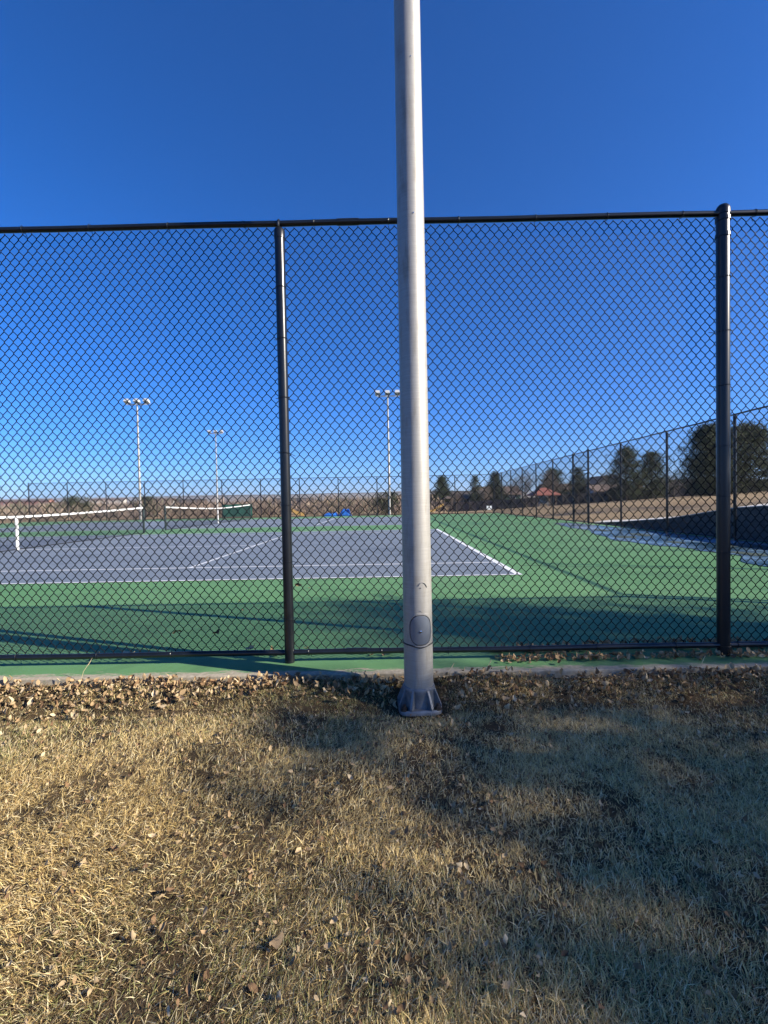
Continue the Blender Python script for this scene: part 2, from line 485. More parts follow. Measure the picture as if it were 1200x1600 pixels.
CX, CW, CL = 1.98, 10.97, 23.77
def sheet(name, pts, z, mat, parent):
    m = MB(); m.add([(x, y, z) for x, y in pts], [tuple(range(len(pts)))])
    return m.build(name, mat, parent)
def rect(name, a, b, c, d, z, mat, parent):
    return sheet(name, [(a, c), (b, c), (b, d), (a, d)], z, mat, parent)
for k, cy in enumerate((6.69, 21.32)):
    surf = rect('playing_surface', CX - CL + 0.02, CX - 0.02, cy + 0.02, cy + CW - 0.02, 0.004, MAT['blue'], court)
    tag(surf, kind='structure')
    L0, L1 = CX - CL, CX
    lw = 0.058
    nx_ = CX - CL / 2
    rows = [(L0, L1, cy, cy + lw), (L0, L1, cy + CW - lw, cy + CW),
            (L1 - 0.1, L1, cy + lw, cy + CW - lw), (L0, L0 + 0.1, cy + lw, cy + CW - lw),
            (L0 + 0.1, L1 - 0.1, cy + 1.37 - lw / 2, cy + 1.37 + lw / 2), (L0 + 0.1, L1 - 0.1, cy + CW - 1.37 - lw / 2, cy + CW - 1.37 + lw / 2)]
    for sx in (-6.4, 6.4):
        rows.append((nx_ + sx - lw / 2, nx_ + sx + lw / 2, cy + 1.37 + lw / 2, cy + CW - 1.37 - lw / 2))
    rows.append((nx_ - 6.4 + lw / 2, nx_ + 6.4 - lw / 2, cy + CW / 2 - lw / 2, cy + CW / 2 + lw / 2))
    for a, b_, c, d in rows:
        tag(rect('court_line', a, b_, c, d, 0.008, MAT['line'], court), kind='structure')

MAT['crack'] = plain('crack_filler', (0.03, 0.055, 0.04), 0.8)
def crack(pts, w):
    n = 40
    P = np.array(pts, float); t = np.linspace(0, len(P) - 1, n)
    X = np.interp(t, np.arange(len(P)), P[:, 0]); Y = np.interp(t, np.arange(len(P)), P[:, 1])
    Y = Y + 0.03 * np.cumsum(rng.normal(0, 0.25, n)) * 0.4
    m = MB(); vs = []
    for i in range(n):
        ww = w * rng.uniform(0.6, 1.6) / 2
        vs += [(X[i], Y[i] - ww, 0.005), (X[i], Y[i] + ww, 0.005)]
    m.add(vs, [(2 * i, 2 * i + 2, 2 * i + 3, 2 * i + 1) for i in range(n - 1)])
    tag(m.build('crack', MAT['crack'], court), kind='structure')
crack([(2.25, 7.62), (4.2, 7.15), (8.2, 6.15)], 0.022)
crack([(3.3, 10.15), (5.5, 9.7), (8.0, 9.1)], 0.02)
crack([(2.6, 11.9), (6.6, 11.4)], 0.018)
crack([(2.9, 16.1), (7.4, 15.7)], 0.03)
crack([(2.6, 20.6), (8.2, 20.2)], 0.035)
crack([(2.6, 27.6), (8.0, 27.2)], 0.04)

# standing water along the right fence
pin = [(7.35, 20.5), (7.0, 18.2), (6.75, 16.5), (6.85, 15.4), (6.35, 14.2), (6.2, 12.9), (5.75, 11.9), (6.05, 11.2), (5.95, 10.4), (6.45, 9.7), (6.2, 9.0), (6.55, 8.4), (5.95, 7.7), (5.75, 7.0), (6.1, 6.2), (5.9, 5.3), (6.6, 4.6)]
pout = [(8.5, 4.7), (8.55, 6.5), (8.5, 8.4), (8.55, 10.5), (8.5, 12.4), (8.5, 14.5), (8.42, 16.5), (8.35, 18.4), (8.1, 20.0)]
outl = pin + pout
def smooth_loop(pts, it=3, jit=0.05):
    r = random.Random(5)
    for k in range(it):
        q = []
        for i in range(len(pts)):
            a, b_ = pts[i], pts[(i + 1) % len(pts)]
            q.append((a[0] * .75 + b_[0] * .25 + r.uniform(-jit, jit), a[1] * .75 + b_[1] * .25 + r.uniform(-jit, jit)))
            q.append((a[0] * .25 + b_[0] * .75 + r.uniform(-jit, jit), a[1] * .25 + b_[1] * .75 + r.uniform(-jit, jit)))
        pts = q; jit *= 0.5
    return pts
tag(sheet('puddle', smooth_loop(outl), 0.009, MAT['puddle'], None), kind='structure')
MAT['silt'] = plain('wet_silt', (0.055, 0.07, 0.035), 0.6, var=0.4, scale=5)
for k, (px, py, ra, rb) in enumerate([(6.55, 12.6, 0.30, 0.42), (7.3, 13.2, 0.25, 0.55), (6.9, 10.9, 0.16, 0.28), (6.75, 8.55, 0.2, 0.35), (7.4, 9.9, 0.12, 0.3), (7.2, 15.3, 0.2, 0.6)]):
    lp = [(px + ra * math.cos(a) * random.uniform(0.65, 1.25), py + rb * math.sin(a) * random.uniform(0.65, 1.25)) for a in np.linspace(0, 6.283, 12)[:-1]]
    o = sheet('silt_patch', smooth_loop(lp, 2, 0.02), 0.0125, MAT['silt'], court); tag(o, kind='structure')

# ------------------------------------------------------------------ chain link fences
def wire_panel(name, cells, rows, cw, ch, per, sides, r, seed=0, jit=0.0019):
    """vertical zig-zag wires hooked into each other, as a woven chain link sheet (x from 0, z from 0)"""
    rr = np.random.default_rng(seed)
    npt = rows * 2 * per + 1
    ph = np.arange(npt) / per                      # half cells
    tri = np.arcsin(0.93 * np.sin(np.pi * (ph + 0.5))) / np.arcsin(0.93)
    dep = np.tanh(3.0 * np.cos(np.pi * (ph + 0.5))) * r * 0.95
    z = ph * ch / 2
    fx = np.linspace(0, 1, 13)
    V = []; Fq = []
    base = 0
    ang = 2 * np.pi * np.arange(sides) / sides
    wobx = sines(seed + 11, 6, 1.0, 6.0); woby = sines(seed + 12, 5, 0.8, 3.0)
    for w in range(cells * 2 + 0):
        if w % 2 == 0: sg = 1
        else: sg = -1
        xc = (w + 0.5) * cw / 2
        # neighbours meet at their bends: wire w swings +-cw/4 about its centre, mirrored from the next
        x = xc + sg * tri * (cw / 4 + r * 0.55)
        x = x + wobx(x, z) * jit
        y = dep * sg + woby(x, z) * jit * 1.6
        P = np.stack([x, y, z], 1)
        T = np.gradient(P, axis=0); T /= np.linalg.norm(T, axis=1)[:, None]
        U = np.cross(T, np.array([0, 1.0, 0])); U /= np.linalg.norm(U, axis=1)[:, None]
        Wv = np.cross(T, U)
        ring = P[:, None, :] + r * (U[:, None, :] * np.cos(ang)[None, :, None] + Wv[:, None, :] * np.sin(ang)[None, :, None])
        V.append(ring.reshape(-1, 3))
        i = (np.arange(npt - 1)[:, None] * sides + np.arange(sides)[None]).ravel()
        j = (np.arange(npt - 1)[:, None] * sides + ((np.arange(sides) + 1) % sides)[None]).ravel()
        Fq.append(np.stack([i, j, j + sides, i + sides], 1) + base)
        base += npt * sides
    return np_mesh(name, np.concatenate(V), [np.concatenate(Fq)], MAT['wire'], sides > 3)

CELLS, ROWS = 48, 38
CWD, CHT = BAY / CELLS, (FH - 0.045) / ROWS
fine_panels = [wire_panel('wire_mesh', CELLS, ROWS, CWD, CHT, 5, 5, 0.0030, seed=s_) for s_ in (1, 2)]
coarse_panel = wire_panel('wire_mesh', CELLS, ROWS, CWD, CHT, 2, 3, 0.0020, seed=3, jit=0.001)

def post_mesh(r, h, top='loop', n=20):
    m = MB()
    if top == 'loop':
        m.lathe([(r, 0), (r, h - 0.085), (r * 1.09, h - 0.084), (r * 1.09, h - 0.03), (r * 0.95, h - 0.02), (r * 0.6, h - 0.008)], n)
        pts = []
        for k in range(12):                        # the eye the top rail runs through
            a = 2 * math.pi * k / 12
            pts.append((0, 0.034 * math.cos(a), h + 0.004 + 0.034 * math.sin(a)))
        m.tube(pts, 0.010, 6, closed=True)
    else:
        m.lathe([(r, 0), (r, h + 0.02), (r * 1.10, h + 0.021), (r * 1.10, h + 0.055), (r * 0.98, h + 0.072), (r * 0.7, h + 0.086), (r * 0.3, h + 0.092)], n)
        for zz in (h - 0.01, h - 0.12, 0.075):   # brace bands
            m.lathe([(r * 1.0, zz - 0.013), (r * 1.13, zz - 0.012), (r * 1.13, zz + 0.012), (r * 1.0, zz + 0.013)], n)
    return m.mesh('post', MAT['vinyl'], True)
ME_LINE = post_mesh(0.0345, FH)
ME_TERM = post_mesh(0.0405, FH - 0.01, 'cap')
def rail_mesh():
    m = MB()
    m.tube([(x, 0, 0.0025 * math.sin(x * 3.1)) for x in np.linspace(0, BAY, 9)], 0.0198, 14)
    m.tube([(0.4, 0, 0.002), (0.55, 0, 0.0028)], 0.0232, 14)
    return m.mesh('rail', MAT['vinyl'], True)
ME_RAIL = rail_mesh()
def tie_mesh(R):
    m = MB(); pts = []
    for k in range(15):
        a = -0.15 * math.pi + 1.3 * math.pi * k / 14 + math.pi
        pts.append((R * math.cos(a), R * math.sin(a), 0.0015 * math.sin(k)))
    pts = [(pts[0][0] - 0.03, pts[0][1] + 0.025, 0.012)] + pts + [(pts[-1][0] + 0.034, pts[-1][1] + 0.02, -0.012)]
    m.tube(pts, 0.0022, 5)
    return m.mesh('wire_tie', MAT['vinyl'], True)
ME_TIEP, ME_TIET = tie_mesh(0.0375), tie_mesh(0.0425)
def tie_ring():
    m = MB(); pts = [(0.0, 0.0233 * math.cos(a), 0.0233 * math.sin(a)) for a in np.linspace(0, 2 * math.pi, 13)[:-1]]
    m.tube(pts, 0.0022, 5, closed=True)
    m.tube([(0, 0.022, -0.008), (0.004, 0.030, -0.03), (0.012, 0.028, -0.042)], 0.002, 5)
    return m.mesh('wire_tie', MAT['vinyl'], True)
ME_TIEH = tie_ring()

def fence(name, label, origin, rz, stations, terminals=(), detail=(), skip=(), side=1, z0=0.0, group='black fences round the courts', h=1.0):
    """stations: distances along the run; each span carries two rails and one wire mesh"""
    root = tag(empty(name, (*origin, z0), rz), label, 'fence', group)
    for i, s_ in enumerate(stations):
        t = i in terminals
        link('post', ME_TERM if t else ME_LINE, root, (s_, 0, -0.02), (0, 0, 0), (1, 1, h))
        if i in detail:
            for k, zz in enumerate(np.arange(0.33, FH - 0.1, 0.383)):
                link('wire_tie', ME_TIET if t else ME_TIEP, root, (s_, 0, zz + random.uniform(-.02, .02)), (random.uniform(-.06, .06), random.uniform(-.08, .08), 0))
    for i in range(len(stations) - 1):
        if i in skip: continue
        a, b_ = stations[i], stations[i + 1]
        sc = (b_ - a) / BAY
        link('rail', ME_RAIL, root, (a, 0, FH * h), (0, 0, 0), (sc, 1, 1))
        link('rail', ME_RAIL, root, (a, -0.0, 0.068), (0, 0, 0), (sc, 1, 1))
        near = i in detail
        me = fine_panels[i % 2] if near else coarse_panel
        link('wire_mesh', me, root, (a, side * 0.040, 0.042), (0, 0, 0), (sc, 1, h))
        if near:
            for k in range(6):
                link('wire_tie', ME_TIEH, root, (a + 0.22 + 0.515 * k + random.uniform(-.03, .03), 0, FH + random.uniform(-.001, .002)), (0, random.uniform(-.15, .15), random.uniform(-.1, .1)))
                link('wire_tie', ME_TIEH, root, (a + 0.12 + 0.515 * k + random.uniform(-.05, .05), 0, 0.069), (0, random.uniform(-.15, .15), random.uniform(-.1, .1)))
    return root

# near fence, left corner to right corner: the stout terminal post stands at x = 2.35
st = [LX + BAY * k for k in range(13)]
st = [x - LX for x in st]
off = -0.702 - (LX + BAY * 9)
st = [0.0] + [s_ + off for s_ in st[1:]]
fence('chain_link_fence', 'tall black chain link fence right behind the galvanised light pole', (LX, FY), 0, st,
      terminals=(0, 10, 12), detail=(7, 8, 9, 10, 11))
# right hand fence, near corner to far corner, with the gate opening
sy = [0.0, 2.7, 5.3, 7.93, 10.6, 13.3, 15.95, 17.5, 20.0, 22.6, 25.2, 27.8, 30.3, BY - FY]
fence('chain_link_fence', 'black chain link fence with a gate running back beside the puddle', (RX, FY), math.pi / 2, [0.11] + sy[1:], terminals=(6, 7), skip=(6,), side=1)
bst = [0.0] + [3.05 * k for k in range(1, 12)] + [RX - LX]
fence('chain_link_fence', 'black chain link fence across the far end of the courts', (LX, BY), 0, bst, terminals=(0, 12), side=-1)
lst = [0.0] + [2.97 * k for k in range(1, 11)]
fence('chain_link_fence', 'black chain link fence along the far left side of the courts', (LX, FY), math.pi / 2, lst, terminals=(), side=-1)
# lower fence line beyond the courts
fst = [3.1 * k for k in range(15)]
fence('chain_link_fence', 'lower distant black fence behind the far court fence', (-33.3, 60.0), 0, fst, terminals=(0,), side=-1, z0=-0.80, group='black fences beyond the courts')

# walk-through gate in the right hand fence
gr = tag(empty('gate', (RX, FY + 15.95, 0), math.pi / 2), 'narrow black walk-through gate in the right side fence', 'gate')
gf = MB()
gw = 1.55
for z_ in (0.09, 2.12):
    gf.tube([(0.09, 0, z_), (gw - 0.09, 0, z_)], 0.021, 10)
for x_ in (0.09, gw - 0.09):
    gf.tube([(x_, 0, 0.09), (x_, 0, 2.12)], 0.021, 10)
gf.build('gate_frame', MAT['vinyl'], gr, smooth=True)
gt = MB(); gt.tube([(0.0, 0, FH), (gw, 0, FH)], 0.021, 10); gt.tube([(0.0, 0, 2.26), (gw, 0, 2.26)], 0.024, 10)
gt.build('transom_rail', MAT['vinyl'], gr, smooth=True)
link('wire_mesh', coarse_panel, gr, (0.10, 0.02, 0.1), (0, 0, 0), ((gw - 0.2) / BAY, 1, 2.0 / FH))
link('wire_mesh', coarse_panel, gr, (0.02, 0.03, 2.28), (0, 0, 0), ((gw - 0.04) / BAY, 1, 0.75 / FH))
lt = MB(); lt.box((gw - 0.2, -0.06, 1.0), (gw - 0.04, 0.06, 1.06)); lt.build('latch', MAT['vinyl'], gr)

# ------------------------------------------------------------------ light masts
def lamp_head(root, zt, sc=1.0):
    m = MB(); m.box((-0.85, -0.05, zt - 0.05), (0.85, 0.05, zt + 0.05)); m.build('crossarm', MAT['lamp_grey'], root)
    for k, x in enumerate((-0.78, 0.0, 0.78)):
        h = MB()
        t = 0.35 if k != 1 else 0.3
        def tr(p):
            c, s_ = math.cos(t), math.sin(t)
            return (x + p[0], p[1] * c + p[2] * s_ , zt + 0.25 - p[1] * s_ + p[2] * c)
        a, b_, c_ = 0.20, 0.25, 0.13
        vs = [(-a, -b_, -c_), (a, -b_, -c_), (a, b_, -c_), (-a, b_, -c_), (-a * .75, -b_ * .8, c_), (a * .75, -b_ * .8, c_), (a * .75, b_ * .6, c_), (-a * .75, b_ * .6, c_)]
        h.add([tr(v) for v in vs], [(0, 3, 2, 1), (4, 5, 6, 7), (0, 1, 5, 4), (1, 2, 6, 5), (2, 3, 7, 6), (3, 0, 4, 7)])
        h.tube([(x, 0, zt + 0.04), (x, 0, zt + 0.16)], 0.03, 8)
        lo = h.build('floodlight', MAT['lamp_grey'], root)
        l = MB()
        l.add([tr(v) for v in [(-a * .9, -b_ * .9, -c_ - .004), (a * .9, -b_ * .9, -c_ - .004), (a * .9, b_ * .9, -c_ - .004), (-a * .9, b_ * .9, -c_ - .004)]], [(0, 1, 2, 3)])
        l.build('lens', MAT['lens'], lo)

def far_mast(label, x, y, z, h):
    r = tag(empty('light_mast', (x, y, z)), label, 'light mast', 'tall masts lighting the courts')
    m = MB(); m.lathe([(0.13, 0), (0.13, 0.03), (0.105, 0.1), (0.095, 0.12), (0.062, h - 0.05)], 14); m.build('pole', MAT['pole'], r, smooth=True)
    m = MB(); m.box((-0.18, -0.18, -0.25), (0.18, 0.18, 0.0)); m.build('footing', MAT['concrete'], r)
    lamp_head(r, h)
    return r
far_mast('tall light mast behind the far fence, left of the first net post', -19.75, 36.6, hz(-19.75, 36.6), 9.35)
far_mast('tall light mast behind the far fence, just left of the near pole', 0.26, 36.6, hz(0.26, 36.6), 9.6)
far_mast('smallest and most distant light mast, rising above the second net', -21.45, 58.0, hz(-21.45, 58), 10.9)

# the near pole
PX, PY, PZ = 0.176, 2.745, -0.124
pr = tag(empty('light_pole', (PX, PY, PZ), math.radians(3)), 'thick weathered galvanised light pole standing on the grass in front of fence', 'light pole')
m = MB()
prof = [(0.0885, 0.012), (0.0885, 0.1)]
for z_ in np.linspace(0.2, 9.4, 60):
    prof.append((0.0885 - 0.0049 * z_ * 0.62, z_))
m.lathe(prof, 48)
pole = m.build('pole', MAT['pole'], pr, smooth=True)
# cast base: rounded plate, collar, eight gusset fins and four anchor bolts
m = MB()
pl = []
for k in range(40):
    a = 2 * math.pi * k / 40
    c, s_ = math.cos(a), math.sin(a)
    rr_ = 0.129 / (abs(c) ** 5 + abs(s_) ** 5) ** (1 / 5)
    pl.append((rr_ * c, rr_ * s_))
vs = [(x, y, 0.0) for x, y in pl] + [(x, y, 0.02) for x, y in pl] + [(x * .97, y * .97, 0.026) for x, y in pl]
n_ = 40
fs = [tuple(range(n_ - 1, -1, -1)), tuple(range(2 * n_, 3 * n_))]
for k in range(n_):
    l = (k + 1) % n_
    fs += [(k, l, n_ + l, n_ + k), (n_ + k, n_ + l, 2 * n_ + l, 2 * n_ + k)]
m.add(vs, fs)
MAT['casting'] = plain('grey_casting', (0.19, 0.20, 0.21), 0.5, metal=0.4, var=0.25, scale=25, bstr=0.15, bscale=120)
bp = m.build('base_plate', MAT['casting'], pr, smooth=True)
m = MB(); m.lathe([(0.089, 0.02), (0.097, 0.022), (0.095, 0.115), (0.098, 0.125), (0.0925, 0.138), (0.0885, 0.139)], 40)
m.build('collar', MAT['casting'], pr, smooth=True)
for k in range(4):
    for dg in (-27, 27):
        a = math.radians(-90 + 90 * k + dg * 1.0)
        # fin from the collar out to the plate edge
        f = MB()
        w = 0.0065
        out = 0.129 / max(abs(math.cos(a)), abs(math.sin(a))) * 0.97
        prof2 = [(0.090, 0.022), (out, 0.022), (out, 0.036), (0.100, 0.128), (0.090, 0.128)]
        vs = []
        for sgn in (-1, 1):
            for r_, z_ in prof2:
                vs.append((r_ * math.cos(a) - sgn * w * math.sin(a), r_ * math.sin(a) + sgn * w * math.cos(a), z_))
        f.add(vs, [(0, 1, 2, 3, 4), (9, 8, 7, 6, 5)] + [(i, i + 5, (i + 1) % 5 + 5, (i + 1) % 5) for i in range(5)])
        f.build('gusset', MAT['casting'], pr)
    a = math.radians(-45 + 90 * k)
    bx, by = 0.140 * math.cos(a), 0.140 * math.sin(a)
    b_ = MB()
    b_.lathe([(0.024, 0.024), (0.024, 0.029)], 16, (bx, by, 0))
    b_.lathe([(0.0175, 0.029), (0.0175, 0.042), (0.014, 0.044)], 6, (bx, by, 0))
    b_.lathe([(0.010, 0.044), (0.010, 0.056), (0.007, 0.058)], 10, (bx, by, 0))
    b_.build('anchor_bolt', MAT['bolt'], pr)

# hand hole: raised rim, gasket line, dark oval cover, screw; strap seam below
def oval_patch(cz, hw, hh, R, off, rows=1, rim=None, pw=2.6, n=44, a0=0.0):
    """superellipse patch wrapped on the pole front; returns MB. rim = inner scale for a ring"""
    m = MB(); vs = []
    def pt(u, v, o):
        an = -math.pi / 2 + a0 + u / R
        return ((R + o) * math.cos(an), (R + o) * math.sin(an), cz + v)
    lo = []
    for k in range(n):
        t = 2 * math.pi * k / n
        c, s_ = math.cos(t), math.sin(t)
        q = (abs(c) ** pw + abs(s_) ** pw) ** (-1 / pw)
        lo.append((hw * q * c, hh * q * s_))
    if rim:
        prof = [(1.0, 0.0), (1.0, off * 0.8), (0.985, off), (rim + 0.01, off), (rim, off * 0.8), (rim, 0.0)]
        for sc, o in prof:
            vs += [pt(u * sc, v * sc, o) for u, v in lo]
        fs = []
        for i in range(len(prof) - 1):
            for k in range(n):
                l = (k + 1) % n
                fs.append((i * n + k, i * n + l, (i + 1) * n + l, (i + 1) * n + k))
        m.add(vs, fs)
    else:
        prof = [(1.0, 0.0), (1.0, off * 0.75), (0.97, off), (0.7, off * 1.08), (0.4, off * 1.12), (0.12, off * 1.14)]
        for sc, o in prof:
            vs += [pt(u * sc, v * sc, o) for u, v in lo]
        fs = []
        for i in range(len(prof) - 1):
            for k in range(n):
                l = (k + 1) % n
                fs.append((i * n + k, i * n + l, (i + 1) * n + l, (i + 1) * n + k))
        fs.append(tuple((len(prof) - 1) * n + k for k in range(n)))
        m.add(vs, fs)
    return m
CZ, RP = 0.488, 0.0875
A0 = math.radians(4)
oval_patch(CZ, 0.0695, 0.0995, RP, 0.010, rim=0.90, a0=A0).build('hand_hole_rim', MAT['pole'], pr, smooth=True)
cov = oval_patch(CZ, 0.0580, 0.0860, RP, 0.0125, a0=A0).build('hand_hole_cover', MAT['cover'], pr, smooth=True)
oval_patch(CZ, 0.0622, 0.0905, RP, 0.0065, a0=A0).build('gasket', MAT['gasket'], pr, smooth=True)
m = MB()
an = -math.pi / 2 + A0 - 0.02
rx_, ry_ = math.cos(an), math.sin(an)
m.tube([(rx_ * 0.098, ry_ * 0.098, CZ - 0.005), (rx_ * 0.1045, ry_ * 0.1045, CZ - 0.005), (rx_ * 0.106, ry_ * 0.106, CZ - 0.005)], [0.0075, 0.0072, 0.004], 10)
m.build('screw', MAT['screw'], cov, smooth=True)
m = MB()
pts = []
for a in np.linspace(0, 2 * math.pi, 49)[:-1]:
    d = abs(((a + math.pi / 2 - A0 + math.pi) % (2 * math.pi)) - math.pi)
    pts.append(((RP + 0.0015) * math.cos(a), (RP + 0.0015) * math.sin(a), CZ - 0.092 - 0.012 * max(0, 1 - d / 0.75)))
m.tube(pts, 0.0042, 6, closed=True)
m.build('strap', MAT['gasket'], pr, smooth=True)
for (z_, da, s_) in ((0.735, 0.05, 0.0045), (CZ + 0.112, 0.0, 0.004), (CZ + 0.107, 0.1, 0.003), (2.9, 0.02, 0.006), (3.78, 0.03, 0.005)):
    m = MB(); a = -math.pi / 2 + A0 + da
    r_ = 0.0885 - 0.00304 * z_
    m.tube([(r_ * 0.97 * math.cos(a), r_ * 0.97 * math.sin(a), z_), ((r_ + 0.003) * math.cos(a), (r_ + 0.003) * math.sin(a), z_)], [s_, s_ * 0.6], 8)
    m.build('rivet', MAT['screw'], pr, smooth=True)
# bent lip of an old label plate above the hand hole
m = MB(); pts = [((0.0868 + 0.0018) * math.cos(-math.pi / 2 + A0 + u), (0.0868 + 0.0018) * math.sin(-math.pi / 2 + A0 + u), 0.768 - 0.55 * (u - 0.18) ** 2 * 0.5) for u in np.linspace(-0.08, 0.52, 12)]
m.tube(pts, 0.0022, 5); m.build('weld_lip', MAT['pole'], pr, smooth=True)
lamp_head(pr, 9.4)

# ------------------------------------------------------------------ tennis nets
NX = CX - CL / 2
def net(label, cy, strap_label=None):
    ya, yb = cy - 0.914, cy + CW + 0.914
    yc = cy + CW / 2
    r = tag(empty('tennis_net', (NX, yc, 0)), label, 'net', 'nets on the two courts')
    def top(y):
        t = abs(y) / (yb - yc)
        return 0.914 + 0.156 * (t ** 1.5)
    hl = yb - yc
    for s_ in (-1, 1):
        m = MB(); m.lathe([(0.04, 0.0), (0.04, 1.06), (0.046, 1.062), (0.046, 1.09), (0.03, 1.1)], 14, (0, s_ * hl, 0))
        m.build('net_post', MAT['dark_metal'], r, smooth=True)
    m = MB()
    ysn = np.linspace(-hl + 0.05, hl - 0.05, 25)
    for i in range(24):
        a, b_ = ysn[i], ysn[i + 1]
        za, zb = top(a), top(b_)
        m.add([(-0.012, a, za - 0.055), (0.012, a, za - 0.055), (0.012, a, za), (-0.012, a, za), (-0.012, b_, zb - 0.055), (0.012, b_, zb - 0.055), (0.012, b_, zb), (-0.012, b_, zb)],
              [(0, 1, 5, 4), (1, 2, 6, 5), (2, 3, 7, 6), (3, 0, 4, 7)])
    m.build('headband', MAT['white'], r)
    m = MB(); m.box((-0.014, -0.04, 0.01), (0.014, 0.04, 0.87)); m.build('centre_strap', MAT['white'], r)
    m = MB(); c = 0.0016
    for y in np.arange(-hl + 0.06, hl - 0.05, 0.045):
        m.box((-c, y - c, 0.02), (c, y + c, top(y) - 0.05))
    for k in range(20):
        f = (k + 0.3) / 20
        for i in range(24):
            a, b_ = ysn[i], ysn[i + 1]
            za, zb = 0.02 + f * (top(a) - 0.07), 0.02 + f * (top(b_) - 0.07)
            m.add([(-c, a, za - c), (c, a, za - c), (c, a, za + c), (-c, a, za + c), (-c, b_, zb - c), (c, b_, zb - c), (c, b_, zb + c), (-c, b_, zb + c)],
                  [(0, 1, 5, 4), (1, 2, 6, 5), (2, 3, 7, 6), (3, 0, 4, 7)])
    n = m.build('net_mesh', MAT['net'], r); n['kind'] = 'stuff'
    m = MB(); m.tube([(0, -hl + .05, 0.022), (0, hl - .05, 0.022)], 0.012, 6); m.build('bottom_cord', MAT['net'], r)
net('sagging black net with white headband on the nearer court', 6.69)
net('black net with white headband on the farther court', 21.32)

# ------------------------------------------------------------------ vegetation
def bare_tree_mesh(seed, h, spread=0.5, depth=6, r0=0.14, crown_lo=0.25, nchild=3, twig_r=0.006):
    rn = random.Random(seed)
    tr = MB(); cr = MB()
    def grow(p, d, L, r, lev):
        segs = 4 if lev < 2 else 3
        pts = [p]; rad = [r]
        dd = d.copy()
        for i in range(segs):
            dd = (dd + Vector((rn.gauss(0, .13), rn.gauss(0, .13), rn.gauss(0.04, .08)))).normalized()
            p = p + dd * (L / segs)
            pts.append(p); rad.append(max(twig_r * 0.6, r * (1 - 0.45 * (i + 1) / segs)))
        (tr if lev == 0 else cr).tube(pts, rad, 8 if lev == 0 else (5 if lev < 3 else 3), cap=False)
        if lev >= depth: return
        n = nchild + (1 if lev == 1 else 0)
        for k in range(n):
            t = rn.uniform(0.35, 1.0) if lev else rn.uniform(0.45, 1.0)
            i = min(int(t * segs), segs - 1)
            q = pts[i].lerp(pts[i + 1], t * segs - i)
            az = rn.uniform(0, 6.283)
            tilt = rn.uniform(0.35, 0.95) * (0.75 + spread)
            a = dd.orthogonal().normalized(); b_ = dd.cross(a)
            nd = (dd * math.cos(tilt) + (a * math.cos(az) + b_ * math.sin(az)) * math.sin(tilt))
            nd.z += 0.18; nd.normalize()
            grow(q, nd, L * rn.uniform(0.58, 0.8), max(twig_r, rad[i + 1] * rn.uniform(0.55, 0.7)), lev + 1)
        grow(pts[-1], dd, L * rn.uniform(0.6, 0.8), max(twig_r, rad[-1] * 0.9), lev + 1)
    grow(Vector((0, 0, -0.15)), Vector((rn.gauss(0, .03), rn.gauss(0, .03), 1)).normalized(), h * 0.34, r0, 0)
    return tr.mesh('trunk', MAT['bark'], True), cr.mesh('crown', MAT['twig'])

